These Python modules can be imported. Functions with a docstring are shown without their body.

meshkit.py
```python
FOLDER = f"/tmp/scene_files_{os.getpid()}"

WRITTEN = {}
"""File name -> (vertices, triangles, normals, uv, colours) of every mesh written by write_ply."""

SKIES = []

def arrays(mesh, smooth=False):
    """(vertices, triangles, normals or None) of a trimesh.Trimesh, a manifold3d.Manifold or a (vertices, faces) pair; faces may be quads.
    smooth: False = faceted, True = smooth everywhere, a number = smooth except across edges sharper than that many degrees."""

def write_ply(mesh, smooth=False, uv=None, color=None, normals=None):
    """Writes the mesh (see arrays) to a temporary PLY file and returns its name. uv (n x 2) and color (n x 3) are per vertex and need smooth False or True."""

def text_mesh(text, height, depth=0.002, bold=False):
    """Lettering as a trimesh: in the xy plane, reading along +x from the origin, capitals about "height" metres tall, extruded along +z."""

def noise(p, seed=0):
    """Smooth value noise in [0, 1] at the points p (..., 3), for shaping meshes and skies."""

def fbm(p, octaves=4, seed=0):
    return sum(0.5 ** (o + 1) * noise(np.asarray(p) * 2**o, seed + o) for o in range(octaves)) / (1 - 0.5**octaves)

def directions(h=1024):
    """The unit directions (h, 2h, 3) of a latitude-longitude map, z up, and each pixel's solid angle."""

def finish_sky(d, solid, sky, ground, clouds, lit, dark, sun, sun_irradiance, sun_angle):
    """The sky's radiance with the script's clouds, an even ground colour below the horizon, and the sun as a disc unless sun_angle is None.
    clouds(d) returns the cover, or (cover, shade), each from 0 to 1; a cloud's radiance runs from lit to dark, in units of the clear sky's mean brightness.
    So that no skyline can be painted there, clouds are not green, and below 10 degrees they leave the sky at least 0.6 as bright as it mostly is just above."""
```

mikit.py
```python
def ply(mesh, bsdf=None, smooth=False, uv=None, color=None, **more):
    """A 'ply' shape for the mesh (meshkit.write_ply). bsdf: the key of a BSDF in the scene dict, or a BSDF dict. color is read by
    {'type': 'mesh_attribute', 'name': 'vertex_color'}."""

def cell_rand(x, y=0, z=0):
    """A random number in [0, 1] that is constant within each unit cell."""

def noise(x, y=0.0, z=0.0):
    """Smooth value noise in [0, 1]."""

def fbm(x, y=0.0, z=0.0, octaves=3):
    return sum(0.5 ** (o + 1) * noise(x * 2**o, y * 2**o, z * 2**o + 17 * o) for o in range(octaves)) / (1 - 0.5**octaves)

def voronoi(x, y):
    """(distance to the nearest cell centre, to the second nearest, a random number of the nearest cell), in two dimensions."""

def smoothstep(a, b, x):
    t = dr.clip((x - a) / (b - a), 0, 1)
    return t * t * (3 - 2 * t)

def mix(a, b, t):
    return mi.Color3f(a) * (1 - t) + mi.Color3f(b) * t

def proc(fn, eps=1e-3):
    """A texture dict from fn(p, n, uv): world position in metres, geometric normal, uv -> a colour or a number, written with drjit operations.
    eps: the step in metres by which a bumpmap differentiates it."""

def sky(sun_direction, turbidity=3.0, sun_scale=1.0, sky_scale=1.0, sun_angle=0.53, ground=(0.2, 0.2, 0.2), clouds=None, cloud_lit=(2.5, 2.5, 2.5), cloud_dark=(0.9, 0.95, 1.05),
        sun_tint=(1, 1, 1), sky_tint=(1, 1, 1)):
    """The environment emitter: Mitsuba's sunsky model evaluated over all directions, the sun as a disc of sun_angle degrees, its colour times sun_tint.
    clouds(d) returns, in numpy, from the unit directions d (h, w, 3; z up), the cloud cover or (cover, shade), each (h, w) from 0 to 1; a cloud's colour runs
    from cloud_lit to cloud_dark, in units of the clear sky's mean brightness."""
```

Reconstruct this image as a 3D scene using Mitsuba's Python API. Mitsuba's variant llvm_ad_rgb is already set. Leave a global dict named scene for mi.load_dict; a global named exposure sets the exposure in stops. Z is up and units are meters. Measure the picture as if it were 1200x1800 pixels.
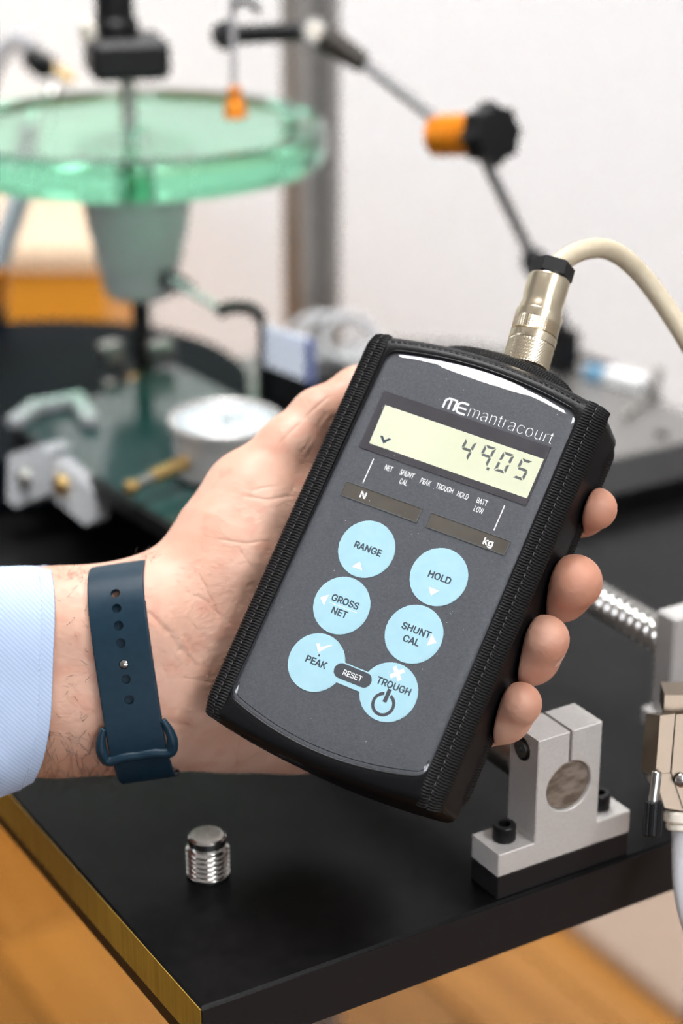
import math
import numpy as np
import trimesh
import drjit as dr
import mitsuba as mi
import mikit, meshkit
from mikit import proc, noise, fbm, smoothstep, mix
from shapely.geometry import Polygon, Point, LineString, MultiPolygon, box as sbox
from shapely.ops import unary_union
from shapely import affinity

scene, labels = {}, {}
rng = np.random.default_rng(7)

# ------------------------------------------------------------------ camera, light, exposure
F_PX = 3500.0
PITCH = math.radians(22.3)
ZT = 0.74                                   # top of the black plate
CAM = np.array([0.0, 0.0, 1.20])
FWD = np.array([0.0, math.cos(PITCH), -math.sin(PITCH)])
UPV = np.array([0.0, math.sin(PITCH), math.cos(PITCH)])
RGT = np.array([1.0, 0.0, 0.0])
exposure = 1.38
Tm = mi.ScalarTransform4f
scene['camera'] = {
    'type': 'thinlens', 'fov_axis': 'x', 'fov': 2 * math.degrees(math.atan(600 / F_PX)),
    'aperture_radius': 0.0074, 'focus_distance': 0.777, 'near_clip': 0.05, 'far_clip': 50.0,
    'to_world': Tm().look_at(origin=CAM.tolist(), target=(CAM + FWD).tolist(), up=[0, 0, 1]),
}
LAMPS = [  # x, y, half width x, half width y, radiance, label : ceiling panels of the workshop
    (-0.12, 1.15, 0.30, 0.60, 10.5, 'rectangular ceiling light panel over the apparatus'),
    (1.25, -0.45, 0.30, 0.60, 8.5, 'rectangular ceiling light panel near the front window on the right'),
]
ROOM = dict(x0=-2.3, x1=2.3, y0=-2.4, y1=2.5, z1=2.75)
WINDOW_RADIANCE = 2.6


def ray(px, py):
    return FWD + (px - 600) / F_PX * RGT - (py - 900) / F_PX * UPV


def P(px, py, d):
    return CAM + ray(px, py) * d


def Pz(px, py, z):
    r = ray(px, py)
    return CAM + r * ((z - CAM[2]) / r[2])


def Py(px, py, y):
    r = ray(px, py)
    return CAM + r * (y / r[1])


A31 = math.radians(31.2)
E1 = np.array([math.cos(A31), math.sin(A31), 0.0])      # along the plate's front edge
E2 = np.array([-math.sin(A31), math.cos(A31), 0.0])     # along its left edge
E3 = np.array([0, 0, 1.0])


# ------------------------------------------------------------------ materials
def tex(c):
    return {'type': 'rgb', 'value': list(map(float, c))} if not isinstance(c, dict) else c


def mat(name, color, rough=0.5, metal=0.0, spec=0.5, bump=None, bscale=1.0, **kw):
    b = {'type': 'principled', 'base_color': tex(color), 'roughness': rough if isinstance(rough, dict) else float(rough),
         'metallic': float(metal), 'specular': float(spec), **kw}
    if bump is not None:
        b = {'type': 'bumpmap', 'arbitrary': bump, 'scale': float(bscale), 'nested': b}
    scene[name] = {'type': 'twosided', 'nested': b}
    return name



def grain(c0, c1, s, octs=2):
    c0, c1 = list(map(float, c0)), list(map(float, c1))
    return proc(lambda p, n, uv: mix(c0, c1, fbm(p.x * s, p.y * s, p.z * s, octs)))


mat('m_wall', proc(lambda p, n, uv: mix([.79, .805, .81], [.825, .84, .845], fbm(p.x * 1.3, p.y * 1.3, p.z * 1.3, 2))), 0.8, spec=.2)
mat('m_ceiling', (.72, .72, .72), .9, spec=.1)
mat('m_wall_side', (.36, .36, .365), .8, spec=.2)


def plank_col(tone):
    def fn(p, n, uv):
        u = p.x * E1[0] + p.y * E1[1]
        v = p.x * E2[0] + p.y * E2[1]
        g = fbm(u * 70 + fbm(u * 9, v * 2.0, 3.0) * 5, v * 3.0, tone * 31, 3)
        a = mix([.22 * tone, .082 * tone, .010 * tone], [.40 * tone, .18 * tone, .036 * tone], g)
        return a
    return fn


for i, t in enumerate((0.85, 1.0, 1.18)):
    mat(f'm_plank_{i}', proc(plank_col(t)), 0.38, spec=.4)
mat('m_joint', (.05, .03, .015), .9)
mat('m_beige', (.36, .265, .20), .6)
mat('m_plate', proc(lambda p, n, uv: mix([.003, .003, .0032], [.007, .0066, .0066], fbm(p.x * 160, p.y * 160, 0., 3))), proc(lambda p, n, uv: .24 + .1 * fbm(p.x * 30, p.y * 30, 1., 2)), spec=.07,
    bump=proc(lambda p, n, uv: noise(p.x * 1400, p.y * 1400, p.z * 1400), 2e-4), bscale=3e-5)
mat('m_plate_front', (.012, .0115, .0125), .5, spec=.18, bump=proc(lambda p, n, uv: noise(p.x * 1400, p.y * 1400, p.z * 1400), 2e-4), bscale=4e-5)
mat('m_plate_brass', proc(lambda p, n, uv: mix([.22, .125, .008], [.32, .195, .022], fbm((p.x * E2[0] + p.y * E2[1]) * 900, p.z * 40, 0., 2))), .45, .25)
mat('m_alu', proc(lambda p, n, uv: mix([.54, .515, .49], [.62, .595, .57], fbm(p.x * 900, p.y * 900, p.z * 900, 2))), .52, .35, bump=proc(lambda p, n, uv: noise(p.x * 2500, p.y * 2500, p.z * 2500), 2e-4), bscale=2e-5)
mat('m_alu_soft', (.52, .505, .49), .45, .4)
mat('m_screw', (.62, .605, .58), .10, .9)
mat('m_steel', (.62, .60, .57), .16, 1.0)
mat('m_steel_soft', (.50, .48, .45), .3, 1.0)
mat('m_shaft_end', proc(lambda p, n, uv: mix([.17, .135, .105], [.36, .31, .265], smoothstep(.3, .75, fbm(p.x * 170, p.y * 170, p.z * 300, 4)))), .42, .55)
mat('m_black', (.006, .006, .0065), .4, spec=.25)
mat('m_black_gloss', (.012, .012, .014), .22)
mat('m_black_matte', (.003, .005, .008), .55, spec=.03)
mat('m_rubber', (.014, .014, .015), .55)
mat('m_nickel', proc(lambda p, n, uv: mix([.70, .60, .43], [.76, .67, .50], fbm(p.x * 500, p.y * 500, p.z * 500, 2))), .24, 1.0)
mat('m_nickel_hood', (.155, .118, .085), .22, .8)
mat('m_clamp', (.30, .31, .32), .5)
mat('m_brass', (.85, .58, .24), .28, 1.0)
mat('m_orange', (.74, .225, .006), .28, .45)
mat('m_orange_wood', (.66, .27, .02), .5)
mat('m_wood_glare', (.74, .55, .38), .45)
mat('m_cast_grey', (.40, .41, .40), .5, .15)
mat('m_cream', (.75, .70, .60), .6)
mat('m_white', (.80, .80, .79), .5)
mat('m_dial_white', (.44, .48, .50), .35)
mat('m_card', proc(lambda p, n, uv: mix([.72, .78, .93], [.82, .86, .94], fbm(p.x * 60, p.y * 60, p.z * 60, 2))), .4)
mat('m_card_blue', (.10, .13, .32), .4)
mat('m_dark_green', proc(lambda p, n, uv: mix([.006, .022, .022], [.012, .040, .038], fbm(p.x * 14, p.y * 14, 0., 2))), .12, spec=.6)  # dark green base colour, mottled at random
mat('m_cable_cream', proc(lambda p, n, uv: mix([.42, .355, .245], [.50, .43, .31], fbm(p.x * 220, p.y * 220, p.z * 220, 2))), .42)
mat('m_cable_print', (.20, .16, .10), .5)
mat('m_cable_grey', (.42, .42, .43), .45)
scene['m_dish'] = {'type': 'dielectric', 'int_ior': 1.5, 'ext_ior': 1.0, 'specular_transmittance': {'type': 'rgb', 'value': [.52, .85, .68]}}
scene['m_vinyl'] = {'type': 'thindielectric', 'int_ior': 1.46, 'ext_ior': 1.0}
# device
mat('m_panel', proc(lambda p, n, uv: mix([.045, .049, .058], [.082, .087, .098], noise(p.x * 2600, p.y * 2600, p.z * 2600) * .6 + .4 * noise(p.x * 1300, p.y * 1300, p.z * 1300))), .6, spec=.3)
mat('m_body', (.06, .062, .068), .5)
mat('m_lcd_frame', proc(lambda p, n, uv: mix([.028, .026, .032], [.050, .047, .054], fbm(p.x * 90, p.y * 90, p.z * 90, 3))), .25)
mat('m_lcd', proc(lambda p, n, uv: mix([.57, .585, .425], [.65, .665, .505], fbm(p.x * 40, p.y * 40, p.z * 40, 2))), .35, spec=.3)
mat('m_segment', (.075, .085, .085), .5)
mat('m_chevron', (.012, .03, .045), .5)
mat('m_unit', proc(lambda p, n, uv: mix([.055, .048, .038], [.090, .078, .062], fbm(p.x * 120, p.y * 120, p.z * 120, 2))), .3)
mat('m_button', proc(lambda p, n, uv: mix([.325, .54, .615], [.37, .585, .66], fbm(p.x * 300, p.y * 300, p.z * 300, 2))), .45, spec=.35)
mat('m_print_white', (.80, .80, .80), .5, spec=.2)
mat('m_print_dark', (.035, .055, .075), .5, spec=.2)
mat('m_print_grey', (.055, .060, .070), .5, spec=.2)
# case
lea = proc(lambda p, n, uv: fbm(p.x * 1500, p.y * 1500, p.z * 1500, 2), 1e-4)
mat('m_leather', (.0035, .0035, .0042), .42, spec=.18, bump=lea, bscale=6e-5)
mat('m_webbing', proc(lambda p, n, uv: mix([.002, .002, .0025], [.009, .0085, .0085], noise(p.x * 3000, p.y * 3000, p.z * 3000))), .6, spec=.22)
mat('m_thread', (.055, .052, .05), .6)
mat('m_lip', (.004, .004, .0045), .3, spec=.25)
# person


def skin_col(p, n, uv):
    a = fbm(p.x * 38, p.y * 38, p.z * 38, 3)
    b = fbm(p.x * 160, p.y * 160, p.z * 160, 2)
    c = mix([.49, .265, .185], [.575, .345, .255], smoothstep(.3, .7, a))
    c = mix(c, mi.Color3f(.49, .21, .145), .40 * smoothstep(.52, .75, b))
    tip = smoothstep(.055, .095, p.x)                      # finger pads: redder flesh
    c = mix(c, mi.Color3f(.51, .205, .125), .55 * tip)
    arm = smoothstep(-.10, -.155, p.x)                     # forearm: browner, its shade and warm bounce put into the colour
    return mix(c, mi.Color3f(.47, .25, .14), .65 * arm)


CREASES = []


def skin_bump(p, n, uv):
    h = .55 * fbm(p.x * 620, p.y * 620, p.z * 620, 2) + .25 * noise(p.x * 1900, p.y * 1900, p.z * 1900)
    for a, b, w, dep in CREASES:
        ab = b - a
        L = float(ab @ ab)
        qx, qy, qz = p.x - float(a[0]), p.y - float(a[1]), p.z - float(a[2])
        t = dr.clip((qx * float(ab[0]) + qy * float(ab[1]) + qz * float(ab[2])) / L, 0, 1)
        dep_ = dep * .6
        d2 = dr.square(qx - t * float(ab[0])) + dr.square(qy - t * float(ab[1])) + dr.square(qz - t * float(ab[2]))
        h = h - dep_ * dr.exp(-d2 / (w * w))
    return h


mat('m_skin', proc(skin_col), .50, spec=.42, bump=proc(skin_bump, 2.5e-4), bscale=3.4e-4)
mat('m_nail', (.72, .48, .40), .3)
mat('m_hair', (.030, .018, .010), .5)


def cloth_col(p, n, uv):
    s = dr.sin((p.x * .62 + p.z * .62 + p.y * .25) * 6283 / 1.35)
    return mix([.35, .44, .61], [.45, .545, .71], .5 + .5 * s)


mat('m_shirt', proc(cloth_col), .8, spec=.15)
mat('m_shirt_thread', (.45, .53, .68), .8)
mat('m_strap', proc(lambda p, n, uv: mix([.0035, .0175, .032], [.0055, .024, .041], fbm(p.x * 400, p.y * 400, p.z * 400, 2))), .42, spec=.28)
mat('m_watch_black', (.006, .007, .009), .35)


# ------------------------------------------------------------------ mesh helpers
def rotz(a):
    return np.array([[math.cos(a), -math.sin(a), 0], [math.sin(a), math.cos(a), 0], [0, 0, 1.0]])


def frame(origin, x, y, z):
    M = np.eye(4)
    M[:3, 0], M[:3, 1], M[:3, 2], M[:3, 3] = x, y, z, origin
    return M


def axis_frame(p0, d, hint=(0, 0, 1)):
    d = np.asarray(d, float) / np.linalg.norm(d)
    h = np.asarray(hint, float)
    if abs(h @ d) > .95:
        h = np.array([1.0, 0, 0])
    x = np.cross(h, d)
    x /= np.linalg.norm(x)
    return frame(p0, x, np.cross(d, x), d)


def tf(mesh, M):
    m = mesh.copy()
    m.apply_transform(M)
    return m


def cat(ms):
    return trimesh.util.concatenate(ms)


def cbox(sx, sy, sz, b=.0008, center=(0, 0, 0)):
    """chamfered box"""
    hx, hy, hz = sx / 2, sy / 2, sz / 2
    b = min(b, hx * .9, hy * .9, hz * .9)
    pts = []
    for i in (-1, 1):
        for j in (-1, 1):
            for k in (-1, 1):
                pts += [(i * hx, j * (hy - b), k * (hz - b)), (i * (hx - b), j * hy, k * (hz - b)), (i * (hx - b), j * (hy - b), k * hz)]
    m = trimesh.convex.convex_hull(np.array(pts) + np.asarray(center))
    return m


def lathe(prof, n=48, close=True):
    """prof: (r, z) rows; solid of revolution about z"""
    prof = np.asarray(prof, float)
    a = np.arange(n) * 2 * np.pi / n
    v = np.stack([prof[:, None, 0] * np.cos(a), prof[:, None, 0] * np.sin(a), np.broadcast_to(prof[:, None, 1], (len(prof), n))], -1).reshape(-1, 3)
    f = []
    for i in range(len(prof) - 1):
        for j in range(n):
            k = (j + 1) % n
            f += [(i * n + j, i * n + k, (i + 1) * n + k), (i * n + j, (i + 1) * n + k, (i + 1) * n + j)]
    if close:
        c0, c1 = len(v), len(v) + 1
        v = np.vstack([v, [[0, 0, prof[0, 1]], [0, 0, prof[-1, 1]]]])
        o = (len(prof) - 1) * n
        for j in range(n):
            k = (j + 1) % n
            f += [(c0, k, j), (c1, o + j, o + k)]
    m = trimesh.Trimesh(v, f, process=True, merge_tex=True)
    m.merge_vertices()
    if m.is_watertight and m.volume < 0:
        m.invert()
    return m


def rod(p0, p1, r, n=24, b=None, r1=None):
    p0, p1 = np.asarray(p0, float), np.asarray(p1, float)
    L = np.linalg.norm(p1 - p0)
    r1 = r if r1 is None else r1
    b = min(.15 * min(r, r1), L * .2) if b is None else b
    return tf(lathe([(r - b, 0), (r, b), (r1, L - b), (r1 - b, L)], n), axis_frame(p0, p1 - p0))


def spline(pts, n=60):
    from scipy.interpolate import CubicSpline
    pts = np.asarray(pts, float)
    t = np.concatenate([[0], np.cumsum(np.linalg.norm(np.diff(pts[:, :3], axis=0), axis=1))])
    return CubicSpline(t, pts)(np.linspace(0, t[-1], n))


def tube(pts, r, sides=14):
    pts = np.asarray(pts, float)
    v, f = __import__('common').tube(pts, r, sides) if False else _tube(pts, r, sides)
    return trimesh.Trimesh(v, f, process=False)


def _tube(p, r, s):
    r = np.broadcast_to(r, (len(p),))
    t = np.gradient(p, axis=0)
    t /= np.linalg.norm(t, axis=1, keepdims=True)
    a = np.zeros_like(p)
    h = np.array([0, 0, 1.0]) if abs(t[0, 2]) < .9 else np.array([1.0, 0, 0])
    a[0] = np.cross(t[0], h)
    a[0] /= np.linalg.norm(a[0])
    for i in range(1, len(p)):
        q = a[i - 1] - t[i] * (a[i - 1] @ t[i])
        a[i] = q / np.linalg.norm(q)
    b = np.cross(t, a)
    g = np.arange(s) * 2 * np.pi / s
    v = p[:, None] + r[:, None, None] * (np.cos(g)[None, :, None] * a[:, None] + np.sin(g)[None, :, None] * b[:, None])
    v = np.vstack([v.reshape(-1, 3), p[:1], p[-1:]])
    n = len(p)
    f = []
    for i in range(n - 1):
        for j in range(s):
            k = (j + 1) % s
            f += [(i * s + j, i * s + k, (i + 1) * s + k), (i * s + j, (i + 1) * s + k, (i + 1) * s + j)]
    for j in range(s):
        k = (j + 1) % s
        f += [(n * s, k, j), (n * s + 1, (n - 1) * s + j, (n - 1) * s + k)]
    return v, np.array(f)


def extrude(poly, d, z0=0.0):
    polys = list(poly.geoms) if hasattr(poly, 'geoms') else [poly]
    m = cat([trimesh.creation.extrude_polygon(g, d, engine='earcut') for g in polys if g.area > 0])
    m.apply_translation([0, 0, z0])
    return m


def rings(poly_z, angles, center=(0, 0)):
    """rows of points where rays from the centre leave each polygon (star-shaped)"""
    out = []
    for poly, z in poly_z:
        c = np.asarray(poly.exterior.coords)[:-1] - np.asarray(center)
        a = np.arctan2(c[:, 1], c[:, 0])
        k = np.argsort(a)
        a, c = a[k], c[k]
        row = []
        for t in angles:
            t = (t + np.pi) % (2 * np.pi) - np.pi
            i = np.searchsorted(a, t) % len(a)
            p, q = c[i - 1], c[i]
            d = np.array([math.cos(t), math.sin(t)])
            e = q - p
            den = d[0] * e[1] - d[1] * e[0]
            s = (p[0] * e[1] - p[1] * e[0]) / den if abs(den) > 1e-15 else np.linalg.norm(p)
            row.append([*(d * s + np.asarray(center)), z])
        out.append(row)
    return np.array(out)


def skin_rings(R, wrap=True, closed=False):
    n, m, _ = R.shape
    f = []
    for i in range(n - 1 + closed):
        for j in range(m if wrap else m - 1):
            a, b = i * m + j, i * m + (j + 1) % m
            c, d = ((i + 1) % n) * m + (j + 1) % m, ((i + 1) % n) * m + j
            f += [(a, b, c), (a, c, d)]
    return trimesh.Trimesh(R.reshape(-1, 3), f, process=False)


def arc_angles(poly, n, center=(0, 0)):
    c = np.array([poly.exterior.interpolate(s, normalized=True).coords[0] for s in np.linspace(0, 1, n, endpoint=False)]) - np.asarray(center)
    a = np.unwrap(np.arctan2(c[:, 1], c[:, 0]))
    return a if a[-1] > a[0] else a[::-1]


_used = {}
NEAR = 1.0          # the held things are built at arm's length, then brought this much nearer to the camera's standpoint


def put(name, mesh, material, smooth=False, label=None, category=None, group=None, kind=None, **kw):
    """one entry of the scene; a taken name gets the next number"""
    if name in scene:
        i = _used.get(name, 0) + 1
        _used[name] = i
        name = f'{name}_{i:03d}'
    if NEAR != 1.0:
        mesh = mesh.copy()
        mesh.vertices = CAM + (np.asarray(mesh.vertices) - CAM) * NEAR
    scene[name] = mikit.ply(mesh, material, smooth, **kw)
    tag(name, label, category, group, kind)
    return name


def tag(name, label=None, category=None, group=None, kind=None):
    d = {k: v for k, v in dict(label=label, category=category, group=group, kind=kind).items() if v}
    if d:
        labels[name] = {**labels.get(name, {}), **d}
    return name


_text = {}


def text_poly(text, h, bold=False, light=0.0, sx=1.0, shear=0.0):
    """lettering as a shapely shape centred on the origin, capitals h high; light: how far strokes are thinned"""
    m = meshkit.text_mesh(text, 1.0, 0.1, bold)
    tri = m.triangles
    low = tri[(np.abs(tri[:, :, 2]).max(1) < 1e-6)]
    g = unary_union([Polygon(t[:, :2]).buffer(1e-5) for t in low])
    if light or bold or h < 2.6:
        g = g.buffer(-light if light else .016)
    b = g.bounds
    g = affinity.translate(g, -(b[0] + b[2]) / 2, -.5)
    g = affinity.affine_transform(g, [h * sx, h * shear, 0, h, 0, 0])
    return g

# ------------------------------------------------------------------ the room
r_ = ROOM


def slab(x0, x1, y0, y1, z0, z1):
    m = trimesh.creation.box((x1 - x0, y1 - y0, z1 - z0))
    m.apply_translation(((x0 + x1) / 2, (y0 + y1) / 2, (z0 + z1) / 2))
    return m


put('floor', slab(r_['x0'], r_['x1'], r_['y0'], r_['y1'], -.06, -.018), 'm_joint', kind='structure')
# boards laid along the plate's left edge, each one a piece
PW, PL = .118, 1.25
fl = 0
for i in range(-12, 26):
    off = (i * .437) % PL
    for j in range(-4, 4):
        u, v = i * PW, j * PL + off - .5
        c = (E1 * (u + PW / 2) + E2 * (v + PL / 2))[:2]
        if not (-1.35 < c[0] < 1.35 and .15 < c[1] < 2.35):
            continue
        m = cbox(PW - .003, PL - .003, .018, .0015, (u + PW / 2, v + PL / 2, -.009))
        m = tf(m, frame((0, 0, 0), E1, E2, E3))
        put('floor__plank', m, f'm_plank_{(i * 7 + j * 5) % 3}')
put('wall_back', slab(r_['x0'], r_['x1'], r_['y1'], r_['y1'] + .08, -.06, r_['z1']), 'm_wall', kind='structure')
ly0_, ly1_, lz0, lz1 = .15, .80, 1.15, 2.2
X0, X1 = r_['x0'] - .08, r_['x0']
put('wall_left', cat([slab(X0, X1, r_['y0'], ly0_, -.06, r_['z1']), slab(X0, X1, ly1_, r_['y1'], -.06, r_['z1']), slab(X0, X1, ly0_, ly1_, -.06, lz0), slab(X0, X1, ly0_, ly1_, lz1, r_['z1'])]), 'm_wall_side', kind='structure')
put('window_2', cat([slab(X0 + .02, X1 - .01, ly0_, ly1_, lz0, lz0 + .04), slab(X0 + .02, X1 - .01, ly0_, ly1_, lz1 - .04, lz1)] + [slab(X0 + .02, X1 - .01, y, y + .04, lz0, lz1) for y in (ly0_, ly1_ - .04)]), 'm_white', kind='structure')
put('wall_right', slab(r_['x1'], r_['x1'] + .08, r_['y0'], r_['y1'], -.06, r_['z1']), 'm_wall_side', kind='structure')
# front wall, behind the camera, with one wide window
wx0, wx1, wz0, wz1 = .1, 2.0, .95, 2.25
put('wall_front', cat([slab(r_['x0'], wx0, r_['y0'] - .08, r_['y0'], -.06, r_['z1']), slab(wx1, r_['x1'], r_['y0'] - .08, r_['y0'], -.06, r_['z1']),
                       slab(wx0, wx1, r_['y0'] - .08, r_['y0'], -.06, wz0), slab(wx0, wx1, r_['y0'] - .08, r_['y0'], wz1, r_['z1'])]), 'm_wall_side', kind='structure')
scene['sky'] = {'type': 'constant', 'radiance': {'type': 'rgb', 'value': [WINDOW_RADIANCE * .93, WINDOW_RADIANCE * .97, WINDOW_RADIANCE * 1.04]}}
put('window_1', cat([slab(wx0, wx1, r_['y0'] - .06, r_['y0'] - .01, wz0, wz0 + .05), slab(wx0, wx1, r_['y0'] - .06, r_['y0'] - .01, wz1 - .05, wz1)] +
                    [slab(x - .025, x + .025, r_['y0'] - .06, r_['y0'] - .01, wz0, wz1) for x in (wx0 + .025, .73, 1.37, wx1 - .025)]), 'm_white', kind='structure')
put('ceiling', slab(r_['x0'], r_['x1'], r_['y0'], r_['y1'], r_['z1'], r_['z1'] + .08), 'm_ceiling', kind='structure')
for x, y, a, b, L, lab_ in LAMPS:
    k = put('ceiling_light', cat([slab(x - a - .02, x + a + .02, y - b - .02, y - b, r_['z1'] - .03, r_['z1']), slab(x - a - .02, x + a + .02, y + b, y + b + .02, r_['z1'] - .03, r_['z1']),
                                  slab(x - a - .02, x - a, y - b, y + b, r_['z1'] - .03, r_['z1']), slab(x + a, x + a + .02, y - b, y + b, r_['z1'] - .03, r_['z1'])]), 'm_white',
            label=lab_, category='ceiling light')
    q = trimesh.Trimesh([(x - a, y - b, r_['z1'] - .012), (x + a, y - b, r_['z1'] - .012), (x + a, y + b, r_['z1'] - .012), (x - a, y + b, r_['z1'] - .012)], [(0, 2, 1), (0, 3, 2)], process=False)
    scene[k + '__diffuser'] = mikit.ply(q, 'm_white', False, emitter={'type': 'area', 'radiance': {'type': 'rgb', 'value': [L * .985, L * .985, L * .985]}})

# ------------------------------------------------------------------ the black plate on its stand
FL = Pz(353, 1772.6, ZT)                       # front-left top corner
PT = .0265                                     # thickness
back_c = Pz(821, 560, ZT)
pw, pd = (back_c - FL) @ E1, (back_c - FL) @ E2
plate_M = frame(FL - np.array([0, 0, PT]), E1, E2, E3)


def plate_outline(ins=0.0):
    rr = .16
    pts = [(0, 0), (pw, 0), (pw, pd - rr)] + [(pw - rr + rr * math.cos(t), pd - rr + rr * math.sin(t)) for t in np.linspace(0, math.pi / 2, 16)[1:]] + [(0, pd)]
    return Polygon(pts).buffer(-ins, join_style=2) if ins else Polygon(pts)


po = plate_outline()
ang = np.unique(np.concatenate([arc_angles(po, 160, (pw / 2, pd / 2)), [math.atan2(y - pd / 2, x - pw / 2) % (2 * math.pi) for x, y in po.exterior.coords[:-1]]]) % (2 * math.pi))
pb = .0011
R_ = rings([(plate_outline(pb), 0), (po, pb), (po, PT - pb), (plate_outline(pb), PT)], ang, (pw / 2, pd / 2))
m = skin_rings(R_)
v = np.vstack([m.vertices, [[pw / 2, pd / 2, 0], [pw / 2, pd / 2, PT]]])
n_ = len(ang)
caps = [(len(v) - 2, (j + 1) % n_, j) for j in range(n_)] + [(len(v) - 1, 3 * n_ + j, 3 * n_ + (j + 1) % n_) for j in range(n_)]
m = trimesh.Trimesh(v, np.vstack([m.faces, caps]), process=False)
put('base_plate', tf(m, plate_M), 'm_plate', label='large thick black plate that carries all the apparatus', category='plate')
e = extrude(Polygon([(0, PT * .30), (pd, PT * .30), (pd, PT - pb * .6), (0, PT - pb * .6)]), .0004)
put('base_plate__edge_band', tf(e, plate_M @ frame((-.0004, 0, 0), (0, 1, 0), (0, 0, 1), (1, 0, 0))), 'm_plate_brass', label='brass-coloured left edge of the plate')
e = extrude(Polygon([(.0003, pb), (pw, pb), (pw, PT - pb), (.0003, PT - pb)]), .0003)
put('base_plate__front_edge', tf(e, plate_M @ frame((0, -.0001, 0), (1, 0, 0), (0, 0, 1), (0, -1, 0))), 'm_plate_front')
for x, y in ((.035, .655), (.035, .47), (pw - .035, .035), (pw - .035, .28)):
    q = cbox(.06, .06, ZT - PT, .002, (x, y, -(ZT - PT) / 2))
    put('base_plate__leg', tf(q, plate_M), 'm_black')
# pale board on the floor, lower right
bl = [Pz(985, 1625, .004), Pz(1230, 1824, .004)]
d_ = (bl[0] - bl[1]) / np.linalg.norm(bl[0] - bl[1])
nrm = np.array([-d_[1], d_[0], 0])
nrm = nrm if nrm @ RGT > 0 else -nrm
brd = cbox(1.3, .8, .02, .002, (0, 0, .01))
put('floor_board', tf(brd, frame((bl[0] + bl[1]) / 2 * np.array([1, 1, 0]) + nrm * .4 + d_ * .1 + np.array([0, 0, .0005]), d_, np.cross(E3, d_), E3)), 'm_beige',
    label='pale beige board lying on the wooden floor at the lower right', category='board')

# ------------------------------------------------------------------ the handheld meter and its case (local millimetres, x right, y up the device, z towards the viewer)
DM = np.array([[0.86942254, 0.4024594, -0.28658485], [0.32014976, -0.90070966, -0.29364305], [-0.37630915, 0.16354981, -0.91194456]])
DO = np.array([0.02558149, 0.01874067, 0.80913533])
C2W = np.column_stack([RGT, -UPV, FWD])
DEV = np.eye(4)
DEV[:3, :3] = C2W @ DM * .001
DEV[:3, 3] = CAM + C2W @ DO


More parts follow.
